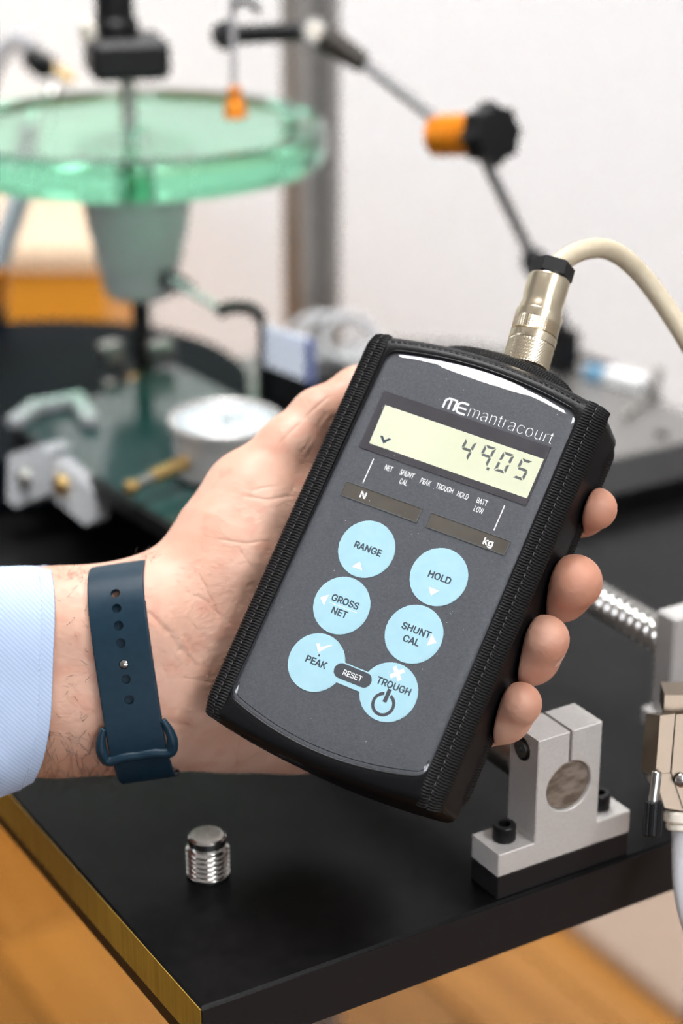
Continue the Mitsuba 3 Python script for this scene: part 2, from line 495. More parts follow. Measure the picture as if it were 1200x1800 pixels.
def loc(px, py, z=0.0):
    """device millimetres of the point of local height z that is seen at a pixel"""
    d = np.array([(px - 600) / F_PX, (py - 900) / F_PX, 1.0])
    n = DM[:, 2]
    q = DO + n * z / 1000
    return DM.T @ (d * ((n @ q) / (n @ d)) - DO) * 1000


def dloc(px, py, d):
    """device millimetres of the point at a pixel and a depth along the view axis"""
    return DM.T @ (np.array([(px - 600) / F_PX, (py - 900) / F_PX, 1.0]) * d - DO) * 1000


def dput(name, mesh, material, smooth=False, **kw):
    return put(name, tf(mesh, DEV), material, smooth, **kw)


def flat(poly, z=0.0, t=.12):
    return extrude(poly, t, z)


NEAR = .965
MT = 'handheld_meter'
tag(MT, 'dark grey handheld load meter with small display and six pale blue keys', 'handheld meter')
body = extrude(sbox(-47, -82, 47, 80).buffer(-6).buffer(6), 33, -36)
dput(MT + '__body', body, 'm_body')
win = Polygon([(-43.6 + 87.4 * t, 80.0 + 20 * t * (1 - t)) for t in np.linspace(0, 1, 24)] + [(44.8 - 90.6 * t, -78.0 - 30 * t * (1 - t)) for t in np.linspace(0, 1, 24)]).buffer(-5.5).buffer(5.5, 12)
dput(MT + '__panel_edge', flat(win.buffer(-1.5).difference(win.buffer(-1.85)).intersection(sbox(-60, -100, 60, -72)), -.48, .1), 'm_black')
dput(MT + '__face_panel', extrude(win.buffer(1.5), 2.5, -3), 'm_panel', label='dark grey speckled keypad panel')
# display
fr = [loc(674.6, 686), loc(968.6, 786.8), loc(923.4, 889), loc(630.5, 785.6)]
fx0, fx1 = (fr[0][0] + fr[3][0]) / 2, (fr[1][0] + fr[2][0]) / 2
fy1, fy0 = (fr[0][1] + fr[1][1]) / 2, (fr[2][1] + fr[3][1]) / 2
dput(MT + '__display_frame', flat(sbox(fx0, fy0, fx1, fy1), -.5, .50), 'm_lcd_frame')
li = [loc(678.4, 712.8), loc(957, 807.5), loc(930, 879.6), loc(648, 777)]
lx0, lx1 = max(fx0 + .6, min(li[0][0], li[3][0])), min(fx1 - .8, max(li[1][0], li[2][0]))
ly1, ly0 = (li[0][1] + li[1][1]) / 2, (li[2][1] + li[3][1]) / 2
dput(MT + '__display', flat(Polygon([(lx0 + .4, ly0), (lx1, ly0), (lx1, ly1), (lx0, ly1)]), -.2, .25), 'm_lcd', label='pale yellow-green liquid crystal display reading 49.05')


def seg7(on, w, h, s, sh):
    g = []
    t, k = s, .35
    S = {'a': [(k, h), (w - k, h), (w - k - t, h - t), (k + t, h - t)], 'd': [(k, 0), (w - k, 0), (w - k - t, t), (k + t, t)],
         'g': [(k, h / 2), (k + t * .6, h / 2 + t / 2), (w - k - t * .6, h / 2 + t / 2), (w - k, h / 2), (w - k - t * .6, h / 2 - t / 2), (k + t * .6, h / 2 - t / 2)],
         'f': [(0, h - k), (t, h - t - k), (t, h / 2 + t * .5 + k * .5), (0, h / 2 + k)], 'b': [(w, h - k), (w - t, h - t - k), (w - t, h / 2 + t * .5 + k * .5), (w, h / 2 + k)],
         'e': [(0, k), (t, t + k), (t, h / 2 - t * .5 - k * .5), (0, h / 2 - k)], 'c': [(w, k), (w - t, t + k), (w - t, h / 2 - t * .5 - k * .5), (w, h / 2 - k)]}
    for c in on:
        g.append(affinity.affine_transform(Polygon(S[c]), [1, sh, 0, 1, 0, 0]))
    return unary_union(g)


DG = dict(zip('4905', ('fgbc', 'abcfg', 'abcdef', 'afgcd')))
# digit boxes: bottom left corners from the photograph
dh = 8.8
for ch, px_, py_ in zip('4905', (820, 854, 886, 918), (790.5, 801.5, 813.5, 825.5)):
    q = loc(px_, py_)
    g = affinity.translate(seg7(DG[ch], 5.0, dh, 1.1, .08), q[0] - 2.8, q[1] - dh / 2)
    dput(f'{MT}__digit', flat(g, .05, .1), 'm_segment')
pt = loc(857.5, 824.5)
dput(f'{MT}__decimal_point', flat(sbox(pt[0] - .6, pt[1] - .6, pt[0] + .6, pt[1] + .6), .05, .1), 'm_segment')
cv = loc(676, 774)
dput(f'{MT}__chevron', flat(Polygon([(-2.6, 1.2), (-1.5, 1.4), (0, -.1), (1.5, 1.4), (2.6, 1.2), (0, -1.5)]).buffer(.05), .05, .1).apply_translation([cv[0], cv[1], 0]), 'm_chevron')
# unit windows
for (ctr, w), nm in zip((((-19.4, 18.7), 18.0), ((20.6, 18.4), 18.0)), 'NK'):
    k = dput(f'{MT}__unit_window', cat([flat(sbox(ctr[0] - w, ctr[1] - 3.3, ctr[0] + w, ctr[1] + 3.3), -.5, .12)]), 'm_unit')
    ring = sbox(ctr[0] - w, ctr[1] - 3.3, ctr[0] + w, ctr[1] + 3.3)
    dput(f'{k}__frame', flat(ring.difference(ring.buffer(-.3, join_style=2)), -.45, .5), 'm_segment')
    if nm == 'N':
        q = loc(638, 870)
        dput(f'{k}__lettering', flat(affinity.translate(text_poly('N', 2.6, True, sx=1.15), q[0], q[1]), -.36, .1), 'm_print_white')
    else:
        q = loc(858, 953)
        dput(f'{k}__lettering', flat(affinity.translate(text_poly('kg', 2.7, True, sx=1.1), q[0], q[1]), -.36, .1), 'm_print_white')
# small white print under the display
for tx, px, py in (('NET', 683, 823), ('SHUNT', 715, 833), ('CAL', 709, 847), ('PEAK', 747.5, 847), ('TROUGH', 781, 858), ('HOLD', 813, 870.5), ('BATT', 847, 881.5), ('LOW', 841, 896)):
    q = loc(px, py)
    dput(f'{MT}__lettering', flat(affinity.translate(text_poly(tx, 2.25, False, sx=.60), q[0], q[1]), -.45, .1), 'm_print_white')
for sx_ in (-1, 1):
    dput(f'{MT}__tick_line', flat(sbox(sx_ * 30.2 - .22, 23.4, sx_ * 30.2 + .22, 34.6), -.45, .1), 'm_print_white')
# maker's mark over the display
q0, q1 = loc(778, 705), loc(822, 722)
lh = 4.6
W = lh * .95
me = unary_union([LineString([(0, 0), (0, lh * .72), (lh * .22, lh), (W - lh * .0, lh)]).buffer(.38, cap_style=2, join_style=2), LineString([(W * .5, 0), (W * .5, lh)]).buffer(.38, cap_style=2),
                  LineString([(W, 0), (W, lh)]).buffer(.38, cap_style=2)])
ee = unary_union([LineString([(W * 2.1, lh), (W * 1.45, lh), (W * 1.22, lh * .8), (W * 1.22, lh * .2), (W * 1.45, 0), (W * 2.1, 0)]).buffer(.42, cap_style=2, join_style=2),
                  LineString([(W * 1.22, lh * .5), (W * 2.05, lh * .5)]).buffer(.38, cap_style=2)])
lg = unary_union([me, ee])
lg = affinity.scale(affinity.translate(lg, -lg.bounds[0], 0), 10.6 / (lg.bounds[2] - lg.bounds[0]), 1, origin=(0, 0))
lp = loc(777, 713)
dput(f'{MT}__logo', flat(affinity.translate(lg, lp[0], lp[1] - .6), -.45, .1), 'm_print_white')
wl, wr_ = loc(822, 728), loc(969, 777)
mt = text_poly('mantracourt', 4.9, False, light=.034)
mt = affinity.scale(mt, (wr_[0] - wl[0]) / (mt.bounds[2] - mt.bounds[0]), 1.08, origin=(0, 0))
dput(f'{MT}__lettering', flat(affinity.translate(mt, (wl[0] + wr_[0]) / 2, lp[1] + 1.9), -.45, .1), 'm_print_white')

# keys
BR_ = 12.1
KEYS = {'range': (-16.7, -2.0), 'gross': (-16.7, -27.4), 'peak': (-16.7, -52.8), 'hold': (16.7, -2.3), 'shunt': (16.7, -27.6), 'trough': (16.7, -53.0)}


def key_mesh(c, extra=None):
    g = Point(*c).buffer(BR_, 48)
    if extra is not None:
        g = g.union(extra)
    return cat([extrude(g.buffer(.05), .35, -.5), extrude(g.buffer(-.25), .15, -.15)])


def at_(g, px, py, dx=0, dy=0):
    q = loc(px, py)
    return affinity.translate(g, q[0] + dx, q[1] + dy)


pk, tr = KEYS['peak'], KEYS['trough']
link = LineString([pk, tr]).buffer(4.3, cap_style=2)
half_l, half_r = link.intersection(sbox(-30, -80, 0, 0)), link.intersection(sbox(0, -80, 30, 0))
hh = 2.7
for nm, lab in (('range', 'pale blue key marked RANGE with a white up arrow'), ('hold', 'pale blue key marked HOLD with a white down arrow'), ('gross', 'pale blue key marked GROSS NET with a white left arrow'),
                ('shunt', 'pale blue key marked SHUNT CAL with a white right arrow'), ('peak', 'pale blue key marked PEAK with a white tick'), ('trough', 'pale blue key marked TROUGH with a white cross and a power symbol')):
    c = KEYS[nm]
    k = dput(f'{MT}__button', key_mesh(c, half_l if nm == 'peak' else half_r if nm == 'trough' else None), 'm_button', label=lab)
    W_, G_ = [], []                      # white and dark print of the key
    if nm == 'range':
        G_ = [at_(text_poly('RANGE', hh, True), 647, 965)]
        W_ = [at_(Polygon([(-2.4, -1.4), (2.4, -1.4), (0, 1.7)]), 630, 994)]
    if nm == 'hold':
        G_ = [at_(text_poly('HOLD', hh, True), 773, 1015)]
        W_ = [at_(Polygon([(-2.4, 1.5), (2.4, 1.5), (0, -1.6)]), 760, 1041)]
    if nm == 'gross':
        G_ = [at_(text_poly('GROSS', hh, True), 607, 1058), at_(text_poly('NET', hh, True), 597, 1077)]
        W_ = [at_(Polygon([(-1.7, 0), (1.3, 2.4), (1.3, -2.4)]), 569, 1053), at_(sbox(-6.4, -.12, 6.4, .12), 603, 1068)]
    if nm == 'shunt':
        G_ = [at_(text_poly('SHUNT', hh, True), 732, 1108), at_(text_poly('CAL', hh, True), 723, 1126)]
        W_ = [at_(Polygon([(1.8, 0), (-1.4, 2.5), (-1.4, -2.5)]), 760, 1127)]
    if nm == 'peak':
        G_ = [at_(text_poly('PEAK', hh, True), 556, 1164), at_(Polygon([(-.5, -.4), (.5, -.4), (0, .7)]), 561, 1152)]
        W_ = [at_(Polygon([(-2.7, 1.2), (-1.2, 1.6), (-.4, .5), (4.4, 3.4), (-.4, -1.9)]), 564, 1140)]
    if nm == 'trough':
        G_ = [at_(text_poly('TROUGH', hh, True, sx=.97), 692, 1206)]
        W_ = [at_(unary_union([LineString([(-2.2, -2.2), (2.2, 2.2)]).buffer(.85, cap_style=2), LineString([(-2.2, 2.2), (2.2, -2.2)]).buffer(.85, cap_style=2)]), 698, 1184)]
        pw_ = Point(0, 0).buffer(5.0).difference(Point(0, 0).buffer(3.7)).difference(Polygon([(0, 0), (-2.6, 8), (2.9, 8)]))
        pw_ = pw_.union(sbox(-.75, .9, .95, 6.6))
        dput(f'{k}__power_symbol', flat(at_(pw_, 673.5, 1238), -.0, .1), 'm_print_grey')
    dput(f'{k}__lettering', flat(unary_union(G_), 0, .1), 'm_print_dark')
    dput(f'{k}__white_print', flat(unary_union(W_), 0, .1), 'm_print_white')
pill = LineString([(-5.3, -52.2), (5.3, -52.2)]).buffer(3.1)
a = dput(f'{MT}__reset_key', extrude(pill, .6, -.35), 'm_print_grey', label='dark rounded RESET bar between two keys')
dput(f'{a}__lettering', flat(affinity.translate(text_poly('RESET', 2.25, False, sx=.92), .1, -52.3), .25, .1), 'm_print_white')

# the case -------------------------------------------------------------------
CS = 'protective_case'
tag(CS, 'black leather protective case with ribbed webbing edges and a clear front window around the meter', 'case')


def arc_edge(x0, x1, y, bulge, n=24):
    t = np.linspace(0, 1, n)
    return [(x0 + (x1 - x0) * s, y + bulge * 4 * s * (1 - s)) for s in t]


outer = Polygon(arc_edge(-52, 52, 86.5, 6.0) + arc_edge(52, -52, -89.5, -4.0)).buffer(-5).buffer(5, 16)
AN = arc_angles(outer, 420)
lip = win.buffer(1.1, 8)
Rr = rings([(outer.buffer(-2.5), -41), (outer, -39), (outer.buffer(.4), -20), (outer, -5), (outer.buffer(-.7), -2.2), (outer.buffer(-2.2), -.2), (outer.buffer(-4.2), 1.0), (lip.buffer(1.0), 1.25), (lip, 1.15), (lip, .7)], AN)
dput(CS + '__shell', skin_rings(Rr), 'm_leather', 40)
Rl = rings([(lip.buffer(.25), .75), (lip.buffer(.0), 1.0), (win.buffer(.7), 1.05), (win.buffer(.15), .8), (win, .35)], AN)
dput(CS + '__window_lip', skin_rings(Rl), 'm_lip', 40)
back = extrude(outer.buffer(-1.2), 1.2, -42.0)
dput(CS + '__back_panel', back, 'm_leather')
# clear window: a thin vinyl sheet that dips to its welded edge
ws = [(win.buffer(-o), .30 + float(np.interp(o, [0, 1, 2.4, 4, 6, 8, 12, 40], [0, .6, 1.2, 1.55, 1.75, 1.8, 1.81, 1.81]))) for o in (0, .4, .8, 1.2, 1.6, 2, 2.5, 3, 3.5, 4, 4.5, 5, 5.5, 6, 6.5, 7, 7.5, 8, 8.6, 9.4, 12, 26, 36)]
Rw = rings(ws, arc_angles(win, 300))
bend_y = 80.4
Rw[:, :, 2] = np.where(Rw[:, :, 1] > bend_y, np.minimum(Rw[:, :, 2], 1.81 - np.clip(Rw[:, :, 1] - bend_y, 0, 9) * .31), Rw[:, :, 2])
m = skin_rings(Rw)
v = np.vstack([m.vertices, [Rw[-1].mean(0)]])
k0 = (len(ws) - 1) * 300
m = trimesh.Trimesh(v, np.vstack([m.faces, [(k0 + j, k0 + (j + 1) % 300, len(v) - 1) for j in range(300)]]), process=False)
dput(CS + '__window', m, 'm_vinyl', True, label='clear vinyl window')


def webbing(path, nrm_pts, width, thick, ribs, cols=((-1.0, .18), (.18, 1.0)), n_across=22):
    """ribbed band laid along a path; nrm_pts: outward normals; cross direction is path x normal"""
    n = len(path)
    t = np.gradient(path, axis=0)
    t /= np.linalg.norm(t, axis=1, keepdims=True)
    s = np.concatenate([[0], np.cumsum(np.linalg.norm(np.diff(path, axis=0), axis=1))])
    rows = []
    u = np.linspace(-1, 1, n_across)
    for i in range(n):
        c = np.cross(t[i], nrm_pts[i])
        row = []
        for uu in u:
            col = 0 if uu < cols[0][1] else 1
            ph = s[i] * ribs + .25 * col + .12 * math.sin(uu * 7)
            rib = .30 * math.sin(2 * math.pi * ph)
            groove = -.35 * math.exp(-((uu - cols[0][1]) / .06) ** 2)
            prof = thick * (1 - abs(uu) ** 3.2) ** .6 if abs(uu) < 1 else 0
            row.append(path[i] + c * uu * width / 2 + nrm_pts[i] * (prof + (rib + groove) * (abs(uu) < .97)))
        rows.append(row)
    return skin_rings(np.array(rows), wrap=False)


def stitches(path, nrm_pts, step, ln, r, off=0.0):
    s = np.concatenate([[0], np.cumsum(np.linalg.norm(np.diff(path, axis=0), axis=1))])
    out = []
    k = step * .3
    while k < s[-1] - ln:
        q = [np.array([np.interp(a, s, path[:, j]) for j in range(3)]) for a in (k, k + ln)]
        nn = np.array([np.interp(k, s, nrm_pts[:, j]) for j in range(3)])
        out.append(tf(cbox(ln, r * 2, r * 1.5, r * .4), frame((q[0] + q[1]) / 2 + nn * off, (q[1] - q[0]) / ln, np.cross(nn, (q[1] - q[0]) / ln), nn)))
        k += step
    return cat(out)


def norm(v):
    v = np.asarray(v, float)
    return v / np.linalg.norm(v, axis=-1, keepdims=True)


for sgn in (-1, 1):
    yy = np.linspace(-89, 86.5, 900)
    bend = np.clip((-80 - yy) / 9, 0, 1) ** 2 * 2.2 + np.clip((yy - 80) / 6.5, 0, 1) ** 2 * 1.5
    path = np.stack([sgn * (50.3 - .3 * bend), yy, -.6 - 1.6 * bend], 1)
    nn = norm(np.tile([sgn * .42, 0, .91], (len(yy), 1)) + np.stack([0 * yy, np.where(yy < 0, -1, 1) * bend * .2, 0 * yy], 1))
    if sgn < 0:
        path, nn = path[::-1].copy(), nn[::-1].copy()
    k = dput(CS + '__edge_binding', webbing(path, nn, 11.0, 1.7, .84, cols=((-1.0, -.22), (-.22, 1.0))), 'm_webbing', True, label='ribbed black webbing binding')
    t = norm(np.gradient(path, axis=0))
    sp = path + np.cross(t, nn) * (-.22 * 5.5) + nn * 1.55
    dput(k + '__stitching', stitches(sp, nn, 3.1, 1.5, .2), 'm_thread', kind='stuff')
    # rear binding of the side
    path = np.stack([np.full(500, sgn * 51.2), np.linspace(-87, 84, 500), -36.6 - 2.5 * np.clip((np.abs(np.linspace(-87, 84, 500)) - 76) / 9, 0, 1) ** 2], 1)
    path[:, 0] -= sgn * 3.5 * np.clip((np.abs(path[:, 1]) - 76) / 9, 0, 1) ** 2
    nn = np.tile(norm([sgn * .85, 0, .35]), (500, 1))
    if sgn < 0:
        path, nn = path[::-1].copy(), nn[::-1].copy()
    dput(CS + '__rear_binding', webbing(path, nn, 8.5, 1.5, .8), 'm_webbing', True)
# stitch lines near the top and bottom of the front
for pts, col in ((arc_edge(-45, 45, 84.6, 5.0, 120), 'm_black'), (arc_edge(-44, 44, -84.4, -5.6, 120), 'm_thread')):
    p3 = np.array([(x, y, 0) for x, y in pts])
    up_ = pts[0][1] > 0
    p3[:, 2] = .95 if up_ else -.1
    nn = np.tile(norm([0, .15 if up_ else -.45, 1]), (len(p3), 1))
    dput(CS + '__stitching', stitches(p3, nn, 2.6, 1.7, .26 if up_ else .18, .1), col, kind='stuff')
# ribbed collar around the opening for the plug
tt = np.linspace(0, 1, 420)
path = np.stack([-29 + 66 * tt, 90.0 + 3.6 * np.sin(np.pi * tt) ** .8 - 7.0 * np.abs(2 * tt - 1) ** 7, -6.5 - 4 * np.abs(tt - .5)], 1)
nn = norm(np.stack([0 * tt, .62 + 0 * tt, .78 + 0 * tt], 1))
dput(CS + '__plug_collar', webbing(path[::-1].copy(), nn, 8.0, 2.0, .84), 'm_webbing', True, label='ribbed collar around the plug opening')
# specks of dust on the window
rr_ = np.random.default_rng(5)
dm = []
for _ in range(70):
    x, y = rr_.uniform(-41, 41), rr_.uniform(-75, 78)
    s_ = rr_.uniform(.10, .24)
    dm.append(cbox(s_, s_, s_ * .5, s_ * .15, (x, y, 2.16)))
dput(CS + '__dust', cat(dm), 'm_print_white', kind='stuff')

# the plug and its cable --------------------------------------------------------
PL_ = 'cable_plug'
tag(PL_, 'pale gold metal plug with a beige cable in the top of the meter', 'plug')
b0, b1 = loc(924, 640, -18), loc(971, 470, -18)
b0 = b0 + (b0 - b1) * .06
axis = (b1 - b0) / np.linalg.norm(b1 - b0)
PF = axis_frame(b0, axis, (0, 0, 1))
LT = np.linalg.norm(b1 - b0)


def knurl(r, z0, z1, n=54, rows=7):
    nz, na = rows * 4 + 1, n * 3
    z = np.linspace(z0, z1, nz)
    a = np.arange(na) * 2 * np.pi / na
    Z, A = np.meshgrid(z, a, indexing='ij')
    ph = (Z - z0) / (z1 - z0) * rows
    d = .32 * (np.abs(((A * n / (2 * np.pi) + ph) % 1) - .5) + np.abs(((A * n / (2 * np.pi) - ph) % 1) - .5)) - .3
    rr = r + d
    rr[0], rr[-1] = r - .6, r - .6
    return skin_rings(np.stack([rr * np.cos(A), rr * np.sin(A), Z], -1))


s = LT / 55.0
Z = lambda k: k * LT
dput(PL_ + '__coupling_ring', tf(cat([knurl(10.1, Z(.02), Z(.255)), lathe([(9.9, Z(.25)), (10.15, Z(.26)), (10.15, Z(.325)), (9.6, Z(.332))], 64)]), PF), 'm_nickel', 30)
dput(PL_ + '__knurled_ring', tf(cat([knurl(10.1, Z(.338), Z(.455)), lathe([(9.9, Z(.45)), (10.1, Z(.46)), (10.1, Z(.53)), (9.9, Z(.54))], 64)]), PF), 'm_nickel', 30)
dput(PL_ + '__barrel', tf(lathe([(9.3, Z(.02)), (9.3, Z(.535)), (9.4, Z(.545)), (9.15, Z(.60)), (8.75, Z(.64)), (9.05, Z(.68)), (9.1, Z(.87)), (8.6, Z(.89))], 72), PF), 'm_nickel', 30)
hx = Polygon([(9.6 * math.cos(t), 9.6 * math.sin(t)) for t in np.arange(6) * math.pi / 3 + .35])
hexm = cat([extrude(hx, Z(.125), Z(.905)), lathe([(8.0, Z(.885)), (8.7, Z(.895)), (8.7, Z(.91))], 48)])
hexm2 = extrude(hx.buffer(-.7, join_style=2), .5, Z(1.03))
dput(PL_ + '__gland_nut', tf(cat([hexm, hexm2]), PF), 'm_black', label='black hexagonal gland nut')
top_w = DEV[:3, :3] @ (b0 + axis * LT * 1.01) + DEV[:3, 3]
aw = norm(DEV[:3, :3] @ axis)
dd = .845
cp = [P(969, 476, dd + .006), P(985, 461, dd + .009), P(1005, 448, dd + .012), P(1032, 438, dd + .017), P(1066, 438, dd + .023), P(1104, 460, dd + .029), P(1150, 512, dd + .033), P(1200, 587, dd + .033), P(1265, 704, dd + .033), P(1330, 860, dd + .05)]
cab = spline(cp, 120)
put(PL_ + '__cable', tube(cab, .0044, 20), 'm_cable_cream', True, label='beige cable')

# ------------------------------------------------------------------ the person's arm and hand (device millimetres)


def sd_cone(p, a, b, ra, rb):
    """distance to a capsule whose radius runs from ra to rb"""
    a, b = np.asarray(a, np.float32), np.asarray(b, np.float32)
    ab = b - a
    t = np.clip(((p - a) @ ab) / (ab @ ab), 0, 1)
    return np.linalg.norm(p - a - t[..., None] * ab, axis=-1) - (ra + (rb - ra) * t)


def smin(a, b, k):
    h = np.clip(.5 + .5 * (b - a) / k, 0, 1)
    return b + (a - b) * h - k * h * (1 - h)


def surface_nets(D, o, s):
    """a smooth closed mesh of the zero level of the grid D"""
    N = np.array(D.shape)
    neg = D < 0
    cn = [(i, j, k) for i in (0, 1) for j in (0, 1) for k in (0, 1)]
    sl = lambda c: tuple(slice(c[q], N[q] - 1 + c[q]) for q in range(3))
    cnt = sum(neg[sl(c)].astype(np.int8) for c in cn)
    act = (cnt > 0) & (cnt < 8)
    idx = np.full(act.shape, -1, np.int64)
    cells = np.argwhere(act)
    idx[act] = np.arange(len(cells))
    acc, wn = np.zeros((len(cells), 3)), np.zeros(len(cells))
    for c in cn:
        for ax in range(3):
            if c[ax]:
                continue
            c2 = list(c)
            c2[ax] = 1
            d0 = D[tuple((cells + c).T)]
            d1 = D[tuple((cells + c2).T)]
            x = (d0 < 0) != (d1 < 0)
            t = np.where(x, d0 / np.where(x, d0 - d1, 1), 0)
            q = np.tile(np.array(c, float), (len(cells), 1))
            q[:, ax] += t
            acc[x] += q[x]
            wn[x] += 1
    V = (cells + acc / wn[:, None]) * s + o
    F = []
    for ax in range(3):
        u, v = (ax + 1) % 3, (ax + 2) % 3
        a = neg[tuple(slice(0, N[q] - 1) if q == ax else slice(1, N[q] - 1) for q in range(3))]
        b = neg[tuple(slice(1, N[q]) if q == ax else slice(1, N[q] - 1) for q in range(3))]
        for flip, mk in ((False, a & ~b), (True, ~a & b)):
            e = np.argwhere(mk)
            for q in range(3):
                if q != ax:
                    e[:, q] += 1
            eu, ev = np.zeros(3, int), np.zeros(3, int)
            eu[u], ev[v] = 1, 1
            w = [idx[tuple((e - du * eu - dv * ev).T)] for du, dv in ((0, 0), (1, 0), (1, 1), (0, 1))]
            quad = np.stack(w if not flip else w[::-1], 1)
            F.append(quad)
    F = np.vstack(F)
    m = trimesh.Trimesh(V, np.vstack([F[:, [0, 1, 2]], F[:, [0, 2, 3]]]), process=False)
    if m.volume < 0:
        m.invert()
    return m


MM = F_PX / 1000.0      # pixels per millimetre at one metre


def S(px, py, d, rpx):
    """a ball: seen at a pixel at a depth, with its radius in pixels there"""
    return (dloc(px, py, d), rpx * d / MM)


FLESH = []       # (group, a, b, ra, rb)


def bone(g, *balls):
    for (a, ra), (b, rb) in zip(balls[:-1], balls[1:]):
        FLESH.append((g, a, b, ra, rb))


V3 = lambda *a: np.array(a, float)
# forearm: two parallel bones' worth of flesh
bone('arm', S(-130, 1128, .862, 121), S(110, 1122, .860, 112), S(235, 1112, .858, 107))
bone('arm', S(-130, 1246, .862, 121), S(110, 1243, .860, 108), S(235, 1240, .860, 104))
# heel of the hand and ball of the thumb
bone('palm', S(235, 1112, .860, 106), S(310, 1080, .868, 102), S(400, 1000, .874, 96), S(455, 925, .878, 80))
bone('palm', S(235, 1240, .862, 103), S(330, 1236, .874, 102), S(430, 1245, .884, 97), S(530, 1258, .892, 86), S(640, 1240, .895, 62))
bone('palm', S(300, 1170, .868, 100), S(430, 1120, .880, 100), S(560, 1080, .892, 70))
# thumb along the left side of the case, its tip behind the corner
bone('thumb', S(400, 940, .876, 88), S(437, 868, .881, 68), S(508, 787, .884, 54), S(560, 732, .889, 47), S(628, 688, .897, 41), S(668, 662, .903, 33))
bone('palm', S(437, 868, .881, 66), (V3(-50, 30, -62), 13.0))
# palm behind the case to the knuckles
kn = {'index': V3(-10, 44, -60), 'middle': V3(-2, 16, -61), 'ring': V3(0, -14, -61), 'little': V3(-2, -44, -59)}
wr = dloc(330, 1130, .885)
for k_, r_k in (('index', 12.5), ('middle', 13), ('ring', 13), ('little', 12)):
    bone('palm', (wr + (kn[k_] - wr) * .1, 17), (kn[k_], r_k))
# fingers: knuckle, middle joint, end joint, tip
FING = {
    'index': [(kn['index'], 11.5), (V3(28, 46, -56), 10.4), (loc(1022, 899, -43), 9.7), (loc(1047, 894, -33), 8.9)],
    'middle': [(kn['middle'], 11.8), (V3(33, 12, -58), 11.0), (loc(984, 1038, -40), 12.2), (loc(1010, 1023, -26), 11.4)],
    'ring': [(kn['ring'], 11.5), (V3(31, -25, -57), 10.6), (loc(932, 1152, -38), 11.4), (loc(957, 1124, -26), 10.2)],
    'little': [(kn['little'], 10.5), (V3(28, -58, -56), 9.4), (loc(887, 1260, -38), 9.9), (loc(914, 1237, -28), 8.9)],
}
for nm, ch in FING.items():
    bone(nm, *ch)


def flesh_mesh(step=1.25):
    los = np.array([np.minimum(a - ra, b - rb) for _, a, b, ra, rb in FLESH]).min(0) - 6
    his = np.array([np.maximum(a + ra, b + rb) for _, a, b, ra, rb in FLESH]).max(0) + 6
    n = np.ceil((his - los) / step).astype(int)
    D = np.full(n, 30.0, np.float32)
    ax = [los[q] + step * np.arange(n[q]) for q in range(3)]
    groups = {}
    for g, a, b, ra, rb in FLESH:
        lo = np.minimum(a - ra, b - rb) - 24
        hi = np.maximum(a + ra, b + rb) + 24
        i0 = np.clip(((lo - los) / step).astype(int), 0, n)
        i1 = np.clip(((hi - los) / step).astype(int) + 1, 0, n)
        w = tuple(slice(i0[q], i1[q]) for q in range(3))
        p = np.stack(np.meshgrid(*[ax[q][w[q]] for q in range(3)], indexing='ij'), -1).astype(np.float32)
        d = sd_cone(p, a, b, ra, rb).astype(np.float32)
        if g not in groups:
            groups[g] = np.full(n, 60.0, np.float32)
        k = 16 if g in ('palm', 'arm') else 5
        groups[g][w] = smin(groups[g][w], d, k)
    D = smin(groups['arm'], groups['palm'], 16)
    D = smin(D, groups['thumb'], 9)
    fing = None
    for g in FING:
        fing = groups[g] if fing is None else smin(fing, groups[g], 1.2)
    D = smin(D, fing, 5)
    # flesh gives way to the case
    X, Y, Z_ = np.meshgrid(*ax, indexing='ij', sparse=True)
    q = [np.abs(X) - 53.2, np.abs(Y + 1.5) - 91.5, np.abs(Z_ + 20) - 22.2]
    o = np.sqrt(sum(np.maximum(x, 0) ** 2 for x in q)) + np.minimum(np.maximum(np.maximum(q[0], q[1]), q[2]), 0)
    D = -smin(-D, o.astype(np.float32), 2.5)
    return surface_nets(D, los, step)


hand = flesh_mesh()
trimesh.smoothing.filter_taubin(hand, iterations=6)
parts_ = hand.split(only_watertight=False)
hand = max(parts_, key=lambda m: len(m.faces))
PN = 'person'
tag(PN, 'left hand and forearm in a light blue shirt sleeve holding the meter from behind', 'person')


def wpt(px, py, d):
    return P(px, py, d)


def crease(pts, w, dep):
    """a skin line given by pixels, dropped onto the hand where those pixels see it"""
    W3 = []
    hw = (DEV[:3, :3] @ hand.vertices.T).T + DEV[:3, 3]
    rel = hw - CAM
    zz = rel @ FWD
    pxs = np.stack([600 + F_PX * (rel @ RGT) / zz, 900 - F_PX * (rel @ UPV) / zz], 1)
    for px, py in pts:
        near = np.hypot(*(pxs - [px, py]).T) < 9
        if near.any():
            W3.append(P(px, py, zz[near].min()))
    for a, b in zip(W3[:-1], W3[1:]):
        CREASES.append((CAM + (a - CAM) * NEAR, CAM + (b - CAM) * NEAR, w, dep))


